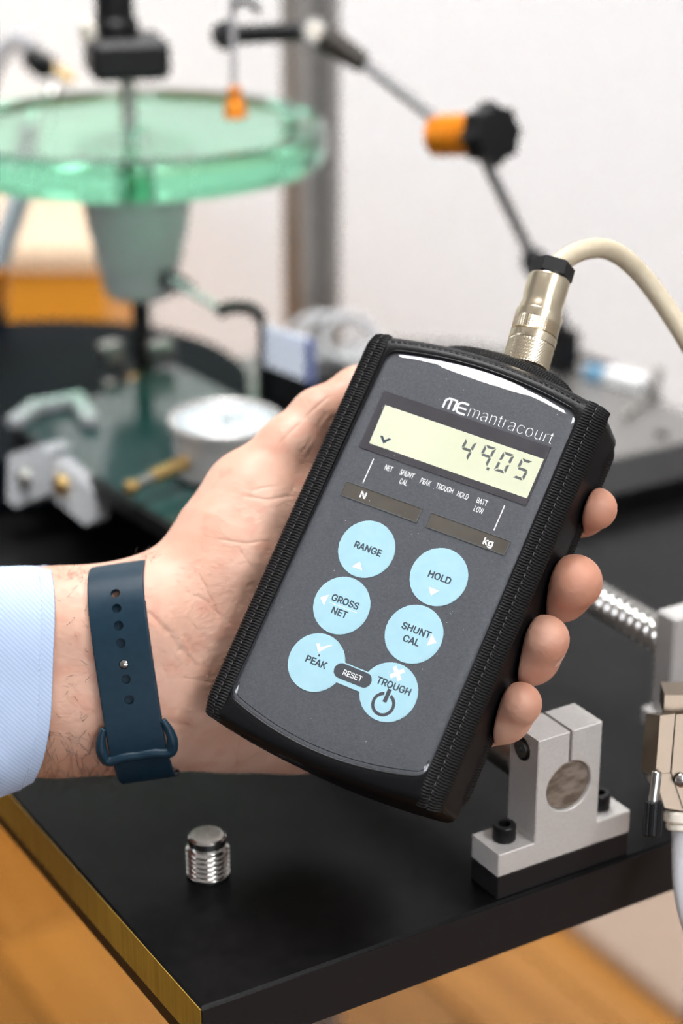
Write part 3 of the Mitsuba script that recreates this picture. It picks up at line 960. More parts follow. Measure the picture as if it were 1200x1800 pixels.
crease([(262, 1078), (292, 1108), (318, 1143), (350, 1172)], .0013, 2.2)
crease([(296, 1040), (318, 1100), (345, 1150)], .0011, 1.3)
crease([(345, 1172), (362, 1250), (372, 1300)], .0010, 2.2)
crease([(300, 1270), (350, 1283), (400, 1300)], .0012, 2.6)
crease([(585, 735), (545, 800), (515, 862)], .0011, 3.2)
crease([(572, 728), (536, 790), (500, 850)], .0008, 1.8)
crease([(520, 870), (470, 878), (430, 872)], .0008, 1.6)
crease([(385, 948), (430, 955), (470, 950)], .0007, 1.6)
crease([(300, 1010), (330, 1040), (370, 1060)], .0007, 1.6)
for ln_pts in ([(300, 1120), (332, 1172), (352, 1200)], [(285, 1172), (312, 1232)], [(330, 1088), (372, 1132)], [(350, 1010), (388, 1092)], [(418, 962), (452, 1012)], [(470, 802), (528, 742)],
               [(345, 1262), (372, 1290), (420, 1310)], [(330, 1225), (350, 1262)], [(280, 1030), (300, 1012), (322, 1000)], [(440, 862), (492, 852)], [(535, 735), (585, 690)], [(322, 1192), (372, 1200)], [(362, 1060), (410, 1100)]):
    crease(ln_pts, .0007, 1.5)
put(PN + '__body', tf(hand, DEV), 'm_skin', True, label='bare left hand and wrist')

# a fingernail just seen on the ring finger's far side
tip = FING['ring'][3]
nd = norm(np.array([.86, .05, -.5]))
up_n = norm(np.array([.25, .55, .8]))
sd = np.cross(up_n, nd)
g_ = []
for iu, uu in enumerate(np.linspace(-1, 1, 9)):
    g_.append([tip[0] + nd * (tip[1] * .99 * math.cos(vv * .75) + .25 - .5 * max(0, abs(uu) - .6)) + sd * (tip[1] * .8 * math.sin(vv * .75) * 1.1) + up_n * (uu * 5.0 - 2.0) for vv in np.linspace(-1, 1, 9)])
nm_ = skin_rings(np.array(g_), wrap=False)
dput(PN + '__fingernail', nm_, 'm_nail', True, label='fingernail of the ring finger')

# shirt sleeve -------------------------------------------------------------------
WA = norm(wpt(235, 1176, .860) - wpt(-130, 1187, .862))        # along the forearm


def sleeve_ring(px, pyt, pyb, d, dr_, bow=0.0, nn_=96):
    top, bot = P(px, pyt, d), P(px, pyb, d)
    c, h = (top + bot) / 2, np.linalg.norm(top - bot) / 2
    up = norm(top - bot)
    dp = norm(np.cross(up, WA))
    dp = dp if dp @ FWD < 0 else -dp                          # towards the viewer
    th = np.arange(nn_) * 2 * np.pi / nn_
    r = []
    for t in th:
        q = abs(math.cos(t)) ** .60 * np.sign(math.cos(t)), abs(math.sin(t)) ** .60 * np.sign(math.sin(t))
        bend_ = bow * (math.sin(t) * .5 + .5) if math.sin(t) > 0 else 0
        r.append(c + up * h * q[0] + dp * dr_ * q[1] + WA * (bow * max(0, math.sin(t)) - bow * .95 * ((1 - math.cos(t)) / 2) ** 2))
    return np.array(r)


CUFF = [(92, 997, 1370, .868), (50, 996, 1390, .868), (0, 996, 1403, .868), (-60, 994, 1412, .868), (-140, 985, 1424, .868), (-320, 960, 1452, .868), (-520, 935, 1480, .868)]
rows_o = []
for i, (px, t_, b_, d_c) in enumerate(CUFF):
    rr0 = sleeve_ring(px, t_, b_, d_c, .0435, .009)
    rows_o.append(rr0)
fine = []
from scipy.interpolate import interp1d
fi = interp1d([c[0] for c in CUFF], np.array(rows_o), axis=0, kind='quadratic')
for px in np.linspace(92, -520, 90):
    rr0 = fi(px)
    k_ = np.arange(96) * 2 * np.pi / 96
    fold = .0009 * np.sin(k_ * 3 + px * .012) * np.clip((60 - px) / 80, 0, 1) + .0011 * np.exp(-((k_ - 2.15) / .18) ** 2) * np.clip((50 - px) / 30, 0, 1)
    c = rr0.mean(0)
    fine.append(rr0 + norm(rr0 - c) * fold[:, None])
cc = fine[0].mean(0)
inner = [cc + (q - cc) * s_ + WA * o_ for q, s_, o_ in ((fine[0], .985, -.0002), (fine[2], .965, 0), (fine[8], .95, 0), (fine[-1], .94, 0))]
edge0 = [cc + (fine[0] - cc) * .997 + WA * .0006]
R_s = np.array(inner[::-1] + edge0 + fine)
put(PN + '__shirt_sleeve', skin_rings(R_s), 'm_shirt', True, label='light blue twill shirt cuff')
hem = fi(72.0)
ch_ = hem.mean(0)
hem = ch_ + (hem - ch_) * 1.006
hem = np.vstack([hem, hem[:1]])
put(PN + '__shirt_sleeve__stitching', stitches(hem, norm(hem - ch_), .0021, .0012, .00022, 0), 'm_shirt_thread', kind='stuff')

# hairs on the forearm
hv = (DEV[:3, :3] @ hand.vertices.T).T + DEV[:3, 3]
hn = (DEV[:3, :3] @ hand.vertex_normals.T).T
hn = norm(hn)
rel = hv - CAM
zz = rel @ FWD
hp = np.stack([600 + F_PX * (rel @ RGT) / zz, 900 - F_PX * (rel @ UPV) / zz], 1)
vis = (hn * norm(CAM - hv)).sum(1) > -.25
hr = np.random.default_rng(3)
hm = []
for (x0, x1, y0, y1, cnt_, ln_) in ((75, 200, 1275, 1375, 150, .0085), (100, 152, 1000, 1030, 26, .006), (105, 165, 1040, 1270, 26, .005), (238, 275, 975, 1015, 16, .006)):
    pick = np.where(vis & (hp[:, 0] > x0) & (hp[:, 0] < x1) & (hp[:, 1] > y0) & (hp[:, 1] < y1))[0]
    if not len(pick):
        continue
    for i in hr.choice(pick, cnt_):
        d0 = norm(hn[i] * .35 + WA * hr.normal(.1, .5) - UPV * (.8 if y0 > 1200 else -.2) + hr.normal(0, .35, 3))
        d1 = norm(d0 - hn[i] * .55 + hr.normal(0, .3, 3))
        L = ln_ * hr.uniform(.5, 1.1)
        q = np.array([hv[i] - hn[i] * .0003, hv[i] + d0 * L * .35, hv[i] + d0 * L * .6 + d1 * L * .2, hv[i] + d0 * L * .75 + d1 * L * .4])
        hm.append(trimesh.Trimesh(*_tube(q, np.array([.00009, .00008, .00006, .00003]), 3), process=False))
put(PN + '__arm_hair', cat(hm), 'm_hair', kind='stuff')

# smart watch band -----------------------------------------------------------------
WB = 'watch_band'
tag(WB, 'dark teal rubber watch band with holes and a steel pin around the wrist', 'watch band')
tc, bc = P(214, 1001, .859), P(268, 1363, .861)
wc, wh = (tc + bc) / 2, np.linalg.norm(tc - bc) / 2
wup = norm(tc - bc)
wax = norm(WA - wup * (WA @ wup))
wdp = np.cross(wup, wax)
wdp = wdp if wdp @ FWD < 0 else -wdp
HD = .0315                                                    # half depth of the wrist


def wring(t, off=0.0):
    """point of the band's centre line; t = 0 top, pi/2 towards the viewer, pi bottom"""
    c_, s_ = np.cos(t), np.sin(t)
    e = .66
    q = np.sign(c_) * np.abs(c_) ** e, np.sign(s_) * np.abs(s_) ** e
    p = wc + wup * (wh - .0012 + off) * q[0][..., None] + wdp * (HD + off) * q[1][..., None]
    return p


def band(t0, t1, width, thick, off, n=140, rnd=.0006, wfun=None):
    tt = np.linspace(t0, t1, n)
    c = wring(tt, off)
    tg = norm(np.gradient(c, axis=0))
    ns = norm(np.cross(np.tile(wax, (n, 1)), tg))
    ns = np.where(((c - wc) * ns).sum(1)[:, None] < 0, -ns, ns)
    a_ = np.concatenate([np.linspace(0, np.pi / 2, 5) + k * np.pi / 2 for k in range(4)])
    rows = []
    for i in range(n):
        w_ = width if wfun is None else wfun((tt[i] - t0) / (t1 - t0))
        cx = np.sign(np.cos(a_ + 1e-9)) * (w_ / 2 - rnd)
        cy = np.sign(np.sin(a_ + 1e-9)) * (thick / 2 - rnd)
        k = np.repeat(np.arange(4), 5)
        cx = np.array([1, -1, -1, 1])[k] * (w_ / 2 - rnd) + rnd * np.cos(a_)
        cy = np.array([1, 1, -1, -1])[k] * (thick / 2 - rnd) + rnd * np.sin(a_)
        rows.append(c[i] + wax * cx[:, None] + ns[i] * cy[:, None])
    R = np.array(rows)
    m = skin_rings(R)
    k = len(a_)
    v = np.vstack([m.vertices, R[0].mean(0), R[-1].mean(0)])
    f = [(len(v) - 2, (j + 1) % k, j) for j in range(k)] + [(len(v) - 1, (n - 1) * k + j, (n - 1) * k + (j + 1) % k) for j in range(k)]
    m = trimesh.Trimesh(v, np.vstack([m.faces, f]), process=False)
    if m.volume < 0:
        m.invert()
    return m, c, ns


BWID = .0238
strap, sc_, sn_ = band(-.5, 2.13, BWID, .0021, .0034, 520)
sp_px = np.stack([600 + F_PX * ((sc_ - CAM) @ RGT) / ((sc_ - CAM) @ FWD), 900 - F_PX * ((sc_ - CAM) @ UPV) / ((sc_ - CAM) @ FWD)], 1)
vis_ = (sn_ * norm(CAM - sc_)).sum(1) > 0
holes = []
pin = None
for y in (1045, 1071, 1100, 1131, 1167, 1197, 1229):
    k = np.argmin(np.abs(sp_px[:, 1] - y) + 1e4 * ~vis_)
    if y == 1167:
        pin = (sc_[k], sn_[k])
    ex = norm(np.cross(wax, sn_[k]))
    h_ = trimesh.creation.cylinder(radius=1.0, height=.008, sections=24)
    holes.append(tf(h_, frame(sc_[k], wax * .0020, ex * .0020, sn_[k])))
try:
    strap = trimesh.boolean.difference([strap] + holes, engine='manifold')
except Exception as ex_:
    print('strap holes', ex_)
put(WB + '__strap', strap, 'm_strap', 35)
lower, lc, ln2 = band(.95, 5.9, BWID, .0021, .0011, 220)
put(WB + '__lower_strap', lower, 'm_strap', 35)
# the loop: a raised rounded U through which the strap dives
lt = np.concatenate([np.linspace(1.80, 2.10, 10), np.full(14, 2.13), np.linspace(2.10, 1.80, 10)])
tw = np.concatenate([np.full(10, -1), np.linspace(-1, 1, 14), np.full(10, 1)])
base = wring(lt, .0040)
lp_ = []
for i in range(len(lt)):
    nar = .5 + .5 * math.cos(np.clip((2.13 - lt[i]) / .33, 0, 1) * math.pi)
    lp_.append(base[i] + wax * tw[i] * (BWID / 2 + .0004 + .0026 * math.sin(np.clip((lt[i] - 1.80) / .40, 0, 1) * math.pi) ** .8))
lp_ = spline(np.array(lp_)[[0, 2, 4, 6, 8, 10, 13, 16, 17, 20, 23, 25, 27, 29, 31, 33]], 90)
put(WB + '__loop', tube(lp_, np.interp(np.linspace(0, 1, 90), [0, .18, .5, .82, 1], [.0014, .0024, .0021, .0024, .0014]), 16), 'm_strap', True)
ph_ = lathe([(.0001, .0012), (.0009, .00115), (.00165, .0008), (.0018, .0003), (.0018, -.0012)], 32)
put(WB + '__pin', tf(ph_, axis_frame(pin[0], pin[1])), 'm_steel', 40, label='round steel pin')

NEAR = 1.0
# ------------------------------------------------------------------ the threaded stud on the plate
sc0 = Pz(366, 1536, ZT)
rs = .0092
prof = [(rs - .0012, 0)]
pitch = .0023
nth = 6
for i in range(nth):
    z0 = .0004 + i * pitch
    prof += [(rs - .0012, z0), (rs - .00015, z0 + pitch * .36), (rs, z0 + pitch * .46), (rs - .00015, z0 + pitch * .56), (rs - .0012, z0 + pitch * .92)]
zt_ = .0004 + nth * pitch
prof += [(rs - .0014, zt_ + .0002), (rs - .0010, zt_ + .0010), (rs - .0012, zt_ + .0013), (rs - .0012, zt_ + .0042), (rs - .0019, zt_ + .0049)]
put('threaded_stud', tf(lathe(prof, 96), frame(sc0, E1, E2, E3)), 'm_steel', 25, label='short shiny threaded steel stud standing on the black plate at the lower left', category='stud')
put('threaded_stud__top_face', tf(lathe([(rs - .0020, 0), (rs - .0023, .00025), (.0001, .0001)], 64), frame(sc0 + E3 * (zt_ + .0048), E1, E2, E3)), mat('m_turned', (.80, .77, .73), .42, .55), 30)
rg = []
for r0 in np.linspace(.0008, rs - .0026, 7):
    rg.append(tf(lathe([(r0, 0), (r0 + .0003, .00008), (r0 + .0006, 0)], 64, close=False), frame(sc0 + E3 * (zt_ + .0050), E1, E2, E3)))
put('threaded_stud__turning_marks', cat(rg), 'm_steel_soft', 30, kind='stuff')

# ------------------------------------------------------------------ the shaft support and its shaft
SB = 'shaft_support'
RISE = .0112
so = Pz(875.2, 1542.8, ZT + RISE)
SF = frame(so, E1, E3, -E2)                      # x along the front, y up, z towards the viewer; the block lies behind z = 0
WB_, GB, HB, UX, UW, DB = .0683, .0105, .0582, .0180, .0325, .0195
tpoly = Polygon([(0, 0), (WB_, 0), (WB_, GB), (UX + UW, GB), (UX + UW, HB), (UX, HB), (UX, GB), (0, GB)])
hc = (UX + UW / 2 + .0003, .0327)
hr_ = .01145
tpoly = tpoly.difference(Point(*hc).buffer(hr_, 48)).difference(sbox(hc[0] - .0007, hc[1], hc[0] + .0007, HB + .01))


def extrude_bevel(poly, d, b):
    """extruded from z = -d to 0 with chamfered rims"""
    ms = []
    inn = poly.buffer(-b, join_style=2)
    ms.append(extrude(poly, d - 2 * b, -d + b))
    loops = [(poly.exterior, inn.exterior)] + list(zip(poly.interiors, inn.interiors))
    for z0, z1 in ((-b, 0.0), (-d + b, -d)):
        for A, B in loops:
            ca = np.asarray(A.coords)[:-1]
            cb = np.array([B.interpolate(B.project(Point(p))).coords[0] for p in ca])
            vb = np.asarray(B.coords)[:-1]
            for i, p in enumerate(ca):
                k = np.argmin(np.hypot(*(vb - p).T))
                if np.hypot(*(vb[k] - p)) < b * 1.6:
                    cb[i] = vb[k]
            n = len(ca)
            v = np.vstack([np.c_[ca, np.full(n, z0)], np.c_[cb, np.full(n, z1)]])
            f = [(i, (i + 1) % n, n + (i + 1) % n) for i in range(n)] + [(i, n + (i + 1) % n, n + i) for i in range(n)]
            ms.append(trimesh.Trimesh(v, f, process=False))
        tr_ = trimesh.creation.triangulate_polygon(inn, engine='earcut')
        ms.append(trimesh.Trimesh(np.c_[tr_[0], np.full(len(tr_[0]), z1)], tr_[1], process=False))
    return cat(ms)


put('riser_block', tf(cbox(WB_ - .0004, DB - .0002, RISE, .0004, (WB_ / 2, DB / 2 + .0002, RISE / 2)), frame(so - E3 * RISE, E1, E2, E3)), 'm_plate_front', label='flat black riser under the aluminium shaft support', category='riser block')
tag(SB, 'pale aluminium shaft support block on the plate at the right with a round shaft end', 'bracket')
put(SB + '__body', tf(extrude_bevel(tpoly, DB, .0004), SF), 'm_alu')
for xb in (.0095, WB_ - .0095):
    p = np.array([xb, GB, -DB / 2])
    cap = lathe([(.0046, 0), (.0049, .0004), (.0049, .0066), (.0044, .0071), (.0026, .0071), (.0026, .0040)], 40)
    q = tf(cap, frame(p, (1, 0, 0), (0, 0, -1), (0, 1, 0)))
    put(SB + '__bolt', tf(q, SF), 'm_black', 30, label='black socket head bolt')
# clamp screw in the left cheek
p = np.array([UX - .00005, .0500, -DB / 2 - .001])
Fm = frame(p, (0, 0, 1), (0, 1, 0), (-1, 0, 0))
put(SB + '__clamp_recess', tf(tf(lathe([(.0052, 0), (.0052, .00035), (.0042, .00035), (.0040, .0001)], 40), Fm), SF), 'm_black', 30)
hexs = Polygon([(.0016 * math.cos(t), .0016 * math.sin(t)) for t in np.arange(6) * math.pi / 3])
put(SB + '__clamp_screw', tf(tf(extrude(Point(0, 0).buffer(.0037, 24).difference(hexs), .0010), Fm), SF), 'm_steel_soft', label='steel clamp screw')
sh0 = SF @ np.array([hc[0], hc[1], -.0012, 1])
SHL = .235
put('support_shaft', rod(sh0[:3], sh0[:3] + E2 * SHL, .0112, 64, .0005), 'm_steel_soft', 30, label='round steel shaft clamped in the aluminium support block', category='shaft')
put('support_shaft__end_face', tf(lathe([(.0001, .0003), (.0103, .00025), (.0107, 0)], 64), axis_frame(sh0[:3], -E2)), 'm_shaft_end', label='stained worn end face')

# ------------------------------------------------------------------ leadscrew with its end block
lsz = .802
l0, l1 = Pz(1174, 1124, lsz), None
lr = .0082
lead_dir = E2
n_rows, pit, LL = 36, .0057, .30
zz_ = np.linspace(0, LL, int(LL / pit) * 10)
aa_ = np.arange(48) * 2 * np.pi / 48
Zg, Ag = np.meshgrid(zz_, aa_, indexing='ij')
ph = (Zg / pit - Ag / (2 * np.pi)) % 1
tri_ = np.clip(np.abs(ph - .5) * 5 - .75, 0, 1)
Rg = lr - .0026 * tri_
ls = skin_rings(np.stack([Rg * np.cos(Ag), Rg * np.sin(Ag), Zg], -1))
lsF = axis_frame(l0, E2)
put('leadscrew', tf(ls, lsF), 'm_screw', 40, label='threaded steel leadscrew leading to the grey end block at the right', category='leadscrew')
EB = 'end_block'
tag(EB, 'grey metal end block with a flange at the right edge', 'block')
eb = l0 - E2 * .004 + E1 * .004
bw_, bd_, bz0, bz1 = .075, .013, .768, .818
c_ = eb + E1 * (bw_ / 2 - .0105) - E2 * (bd_ / 2 - .006)
put(EB + '__body', tf(cbox(bw_, bd_, bz1 - bz0, .0012), frame([c_[0], c_[1], (bz0 + bz1) / 2], E1, E2, E3)), 'm_alu_soft')
put(EB + '__flange', tf(cbox(bw_ + .006, bd_ + .006, .0085, .001), frame([c_[0], c_[1], bz0 - .004], E1, E2, E3)), 'm_alu_soft')
put(EB + '__foot', tf(cbox(.03, .024, bz0 - .008 - ZT, .001), frame([c_[0] + E1[0] * .022 + E2[0] * .008, c_[1] + E1[1] * .022 + E2[1] * .008, (bz0 - .008 + ZT) / 2], E1, E2, E3)), 'm_alu_soft')

# ------------------------------------------------------------------ plug hood hanging in front of the end block
HO = 'connector_hood'
tag(HO, 'shiny nickel connector hood with a black thumbscrew at the right edge of the picture', 'connector')
hd = .815


def strip_hull(pts, d0, d1):
    """solid with an outline given at depth d0 and its thickness towards d1"""
    a = np.array([P(x, y, d0) for x, y in pts])
    back = a + np.array([0, d1, 0])
    return trimesh.convex.convex_hull(np.vstack([a, back]))


put(HO + '__collar', strip_hull([(1168, 1222), (1230, 1222), (1230, 1256), (1166, 1256)], hd + .012, .012), 'm_nickel_hood')
put(HO + '__shell', strip_hull([(1158, 1258), (1186, 1256), (1176, 1358), (1150, 1360)], hd, .004).union(strip_hull([(1158, 1258), (1186, 1256), (1176, 1358), (1150, 1360)], hd, .004)) if False else
    trimesh.convex.convex_hull(np.vstack([[P(x, y, hd) for x, y in [(1160, 1258), (1186, 1255), (1177, 1358), (1152, 1360)]], [P(x, y, hd + .010) for x, y in [(1135, 1254), (1126, 1356)]],
                                          [P(x, y, hd + .022) for x, y in [(1190, 1250), (1182, 1350)]]])), 'm_nickel_hood', label='bevelled shiny hood')
put(HO + '__side_plate', trimesh.convex.convex_hull(np.vstack([[P(x, y, hd + .002) for x, y in [(1188, 1256), (1260, 1252), (1260, 1440), (1202, 1424), (1180, 1358)]],
                                                              [P(x, y, hd + .016) for x, y in [(1190, 1256), (1260, 1252), (1260, 1440), (1204, 1424), (1182, 1358)]]])), 'm_nickel_hood')
put(HO + '__tail', trimesh.convex.convex_hull(np.vstack([[P(x, y, hd + .004) for x, y in [(1150, 1360), (1178, 1359), (1202, 1426), (1168, 1420)]], [P(x, y, hd + .018) for x, y in [(1130, 1358), (1182, 1356), (1204, 1424), (1150, 1400)]]])), 'm_nickel_hood')
put(HO + '__thumbscrew', rod(P(1154, 1356, hd - .004), P(1147, 1416, hd - .004), .0021, 24), 'm_steel', 30)
kb = []
k0_, k1_ = P(1149, 1408, hd - .004), P(1145, 1470, hd - .004)
kf = axis_frame(k0_, k1_ - k0_)
kl = np.linalg.norm(k1_ - k0_)
a_ = np.arange(90) * 2 * np.pi / 90
rk = .0037 + .00018 * np.sign(np.sin(a_ * 15))
Rk = np.array([np.c_[rk * s_ * np.cos(a_), rk * s_ * np.sin(a_), np.full(90, z_)] for s_, z_ in ((.02, 0), (.85, 0), (1, .0007), (1, kl - .0007), (.85, kl), (.02, kl))])
put(HO + '__knob', tf(skin_rings(Rk), kf), 'm_black', label='black knurled knob')
put(HO + '__grommet', cat([rod(P(1196, 1424, hd + .010), P(1196, 1446, hd + .010), .0070, 32), rod(P(1197, 1446, hd + .010), P(1197, 1458, hd + .010), .0062, 32)]), 'm_cream', 30)
cg = spline([P(1197, 1450, hd + .010), P(1198, 1500, hd + .009), P(1201, 1560, hd + .006), P(1215, 1625, hd + .002), P(1245, 1700, hd - .004), P(1300, 1800, hd - .01), P(1400, 1940, hd - .01)], 80)
put(HO + '__cable', tube(cg, .0043, 20), 'm_cable_grey', True, label='grey cable')
put(HO + '__screw', tf(lathe([(.0028, 0), (.0028, .001), (.0018, .0018), (.0001, .0021)], 24), axis_frame(P(1197, 1372, hd), -FWD)), 'm_steel', 30)

# ------------------------------------------------------------------ black bar, dark hole and small things at the back right
bx0, bx1 = Pz(1079, 870, ZT + .014), Pz(1200, 846, ZT + .014)
bm = bx0 + E1 * .12
put('guide_bar', tf(cbox(.34, .05, .014, .001), frame(bm + E2 * .025 - E3 * .007, E1, E2, E3)), 'm_alu_soft' if False else 'm_plate', label='flat black bar lying across the plate behind the fingers', category='bar')
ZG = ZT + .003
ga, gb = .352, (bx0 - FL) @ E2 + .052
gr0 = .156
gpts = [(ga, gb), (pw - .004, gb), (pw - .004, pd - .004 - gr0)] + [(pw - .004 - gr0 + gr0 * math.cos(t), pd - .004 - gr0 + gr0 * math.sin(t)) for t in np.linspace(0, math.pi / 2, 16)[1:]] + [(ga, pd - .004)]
put('reflection_sheet', tf(extrude(Polygon(gpts), .003), frame(FL, E1, E2, E3)), mat('m_reflection_grey', (.135, .128, .122), .38, spec=.4), label='thin grey sheet added over the back of the black plate in place of its wall reflection, behind the black bar', category='plate')  # added sheet; its grey stands in for the wall reflected in the plate
hp0 = Pz(1162, 765, ZG)  # black disc added where the plate has a tapped hole
put('hole_disc', tf(lathe([(.0046, 0), (.0052, .0006), (.0046, .0012), (.0001, .0012)], 32), frame(hp0, E1, E2, E3)), 'm_black_matte', 30, label='small black disc standing in for a dark hole in the plate behind the black bar', category='plug')
cq = Pz(1098, 682, ZG)
put('cable_clip', tf(cbox(.034, .012, .012, .002, (0, 0, .006)), frame(cq, norm(E1 * .3 - E2), norm(E1 + E2 * .3), E3)), 'm_white', label='small white and blue clip near the rim of the plate behind the meter', category='clip')
put('cable_clip__end', tf(cbox(.016, .012, .010, .002, (-.026, 0, .005)), frame(cq, norm(E1 * .3 - E2), norm(E1 + E2 * .3), E3)), mat('m_blue', (.12, .28, .42), .4), label='blue end')
k0_ = Pz(1148, 700, ZG)
put('hex_key', cat([rod(k0_ + E3 * .004, Pz(1098, 742, ZG) + E3 * .004, .0022, 12), rod(k0_ + E3 * .004, k0_ + E3 * .022 + E1 * .004, .0030, 12)]), 'm_steel_soft', 30, label='bent dark hex key lying on the plate near its rim', category='hex key')
pts = [Pz(930, 640, ZG) + E3 * .004, Pz(1000, 637, ZG) + E3 * .006, Pz(1060, 655, ZG) + E3 * .006, Pz(1120, 682, ZG) + E3 * .005, Pz(1155, 706, ZG) + E3 * .003]
put('rim_cable', tube(spline(np.array(pts), 60), .0030, 10), 'm_black', True, label='thin dark cable following the rim of the plate behind the plug', category='cable')

# ------------------------------------------------------------------ upright aluminium column
CO = 'aluminium_column'
tag(CO, 'tall grey aluminium profile column standing behind the green glass dish', 'column')
cb = Pz(548, 553, ZT)
cw = .034
sq = sbox(-cw / 2, -cw / 2, cw / 2, cw / 2)
for q in range(4):
    sl_ = affinity.rotate(Polygon([(-.004, -cw / 2 - .001), (.004, -cw / 2 - .001), (.004, -cw / 2 + .002), (.008, -cw / 2 + .002), (.004, -cw / 2 + .010), (-.004, -cw / 2 + .010), (-.008, -cw / 2 + .002), (-.004, -cw / 2 + .002)]), q * 90, origin=(0, 0))
    sq = sq.difference(sl_)
cf = frame(cb, norm([.90, .44, 0]), norm([-.44, .90, 0]), E3)
cf[2, 3] = .0005
put(CO + '__profile', tf(extrude(sq, 1.75), cf), mat('m_profile', (.34, .325, .31), .38, .6))
put(CO + '__base', tf(cbox(.07, .07, .006, .001, (0, 0, .003)), cf), 'm_steel_soft')

# ------------------------------------------------------------------ the glass dish machine
GY = 1.262
KX = 238


def ax_z(py):
    return Py(KX, py, GY)[2]


gx = Py(KX, 300, GY)[0]
AXF = frame((gx, GY, 0), (1, 0, 0), (0, 1, 0), (0, 0, 1))
RB = 'rotary_base'
rbz = .775
rc = Pz(52, 672, rbz)
put(RB, tf(lathe([(.144, -.035), (.146, -.033), (.146, -.0015), (.1445, 0)], 128), frame(rc, E1, E2, E3)), 'm_black_matte', 30, label='large flat black round base under the glass dish stand', category='base')
put(RB + '__bolt', tf(lathe([(.004, 0), (.004, .005), (.0036, .0055), (.0001, .0055)], 24), frame(Pz(193, 685, rbz), E1, E2, E3)), 'm_steel_soft', 30)
ST = 'dish_stand'
tag(ST, 'dark stand with a grey cone-shaped cup that carries the green glass dish', 'stand')
zb = rbz
pm = F_PX / (Py(KX, 400, GY) - CAM).dot(FWD)              # pixels per metre at the stand


def lz(rows, n=72):
    return tf(lathe([(r / pm, ax_z(y)) for r, y in rows], n), AXF)


put(ST + '__cup', lz([(56, 517), (64, 508), (67, 490), (72, 462), (76, 460), (80, 430), (88, 400), (95, 352), (99, 348), (103, 330), (103, 306), (98, 298)]), 'm_cast_grey', 30, label='grey cast cup')
put(ST + '__neck', tf(cat([rod((0, 0, zb), (0, 0, ax_z(512)), 16.5 / pm, 32)]), AXF), 'm_black', 30)
put(ST + '__collar', tf(cat([lathe([(34 / pm, zb), (36 / pm, zb + .002), (36 / pm, zb + .010), (20 / pm, zb + .014)], 48)]), AXF), 'm_black', 30)
for dx, dy in ((-42, 620), (44, 618)):
    q = Py(KX + dx, dy, GY - .012)
    put(ST + '__clamp_nut', tf(cbox(.016, .014, .014, .002), frame(q, E1, E2, E3)), 'm_steel_soft')
q = Pz(268, 690, rbz)
put(ST + '__brass_block', tf(cbox(.030, .016, .012, .002, (0, 0, .006)), frame(q, norm([.95, .3, 0]), norm([-.3, .95, 0]), E3)), 'm_brass', label='brass block at the foot')
q = Py(290, 488, GY - .02)
put(ST + '__side_valve', cat([rod(q, q + np.array([.012, -.006, -.004]), .006, 20), rod(q + np.array([.010, -.005, -.003]), q + np.array([.018, -.009, -.006]), .0035, 16)]), 'm_black', 30)
put('glass_dish', lz([(24, 286), (300, 286), (318, 283), (329, 276), (334, 262), (334, 232), (331, 222), (324, 216), (306, 214), (296, 218), (288, 226), (24, 226), (24, 286)], 160).copy(), 'm_dish', 40, label='wide green tinted glass dish with a raised rim', category='glass dish')
TH = 'dish_clamp'
tag(TH, 'black clamp head pressing down on the centre of the glass dish', 'clamp')
tc_ = Py(222, 90, GY)
put(TH + '__housing', tf(cbox(134 / pm, .045, 68 / pm, .004), frame(Py(222, 98, GY), norm([.97, .24, 0]), norm([-.24, .97, 0]), E3)), 'm_black')
put(TH + '__upper_body', cat([rod((gx - .009, GY, ax_z(70)), (gx - .009, GY, ax_z(30)), 40 / pm, 40), rod((gx - .009, GY, ax_z(32)), (gx - .009, GY, ax_z(-120)), 33 / pm, 40)]), 'm_black', 30)
put(TH + '__spindle', rod((gx - .003, GY, ax_z(276)), (gx - .003, GY, ax_z(120)), 13 / pm, 24), 'm_steel_soft', 30)
put(TH + '__cream_tab', tf(cbox(.014, .02, .014, .002), frame(Py(166, 56, GY), E1, E2, E3)), 'm_cream', label='cream coloured tab')

# ------------------------------------------------------------------ articulated gauge arm with an orange joint
AR = 'gauge_arm'
tag(AR, 'articulated arm with an orange joint and a black star knob', 'gauge arm')
aY = 1.19
A0, A1, A2, A3 = Py(398, 62, aY + .06), Py(553, 54, aY + .05), Py(640, 112, aY + .04), Py(768, 212, aY)
put(AR + '__end_knob', tf(lathe([(.004, -.007), (.0085, -.006), (.0092, 0), (.0085, .006), (.004, .007)], 32), axis_frame(A0, [.3, -.9, .1])), 'm_black', 30)
put(AR + '__tube', rod(A0, A1, .0058, 28), 'm_black', 30)
put(AR + '__pivot', tf(lathe([(.0072, -.009), (.0078, -.008), (.0078, .008), (.0072, .009)], 32), axis_frame(A1, [0, -1, .1])), 'm_steel_soft', 30)
put(AR + '__pivot_screw', tf(lathe([(.0050, .009), (.0050, .011), (.0044, .012), (.0001, .012)], 32), axis_frame(A1, [0, -1, .1])), 'm_cream', 30)
put(AR + '__grip', rod(A1, A2, .0092, 28, r1=.0064), mat('m_brown_black', (.03, .024, .018), .4), 30)
put(AR + '__rod', rod(A2, A3, .0033, 20), mat('m_rod_dark', (.13, .13, .13), .4, .5), 30)
jx0, jx1 = Py(757, 238, aY + .005), Py(850, 236, aY - .012)
jd = norm(jx1 - jx0)
jl = np.linalg.norm(jx1 - jx0)
put(AR + '__joint', tf(lathe([(.0098, 0), (.0122, .002), (.0126, .004), (.0126, jl * .45), (.0118, jl * .47), (.0118, jl * .5), (.0126, jl * .52), (.0126, jl - .001), (.0110, jl)], 56), axis_frame(jx0, jd)), 'm_orange', 30, label='anodised orange joint')
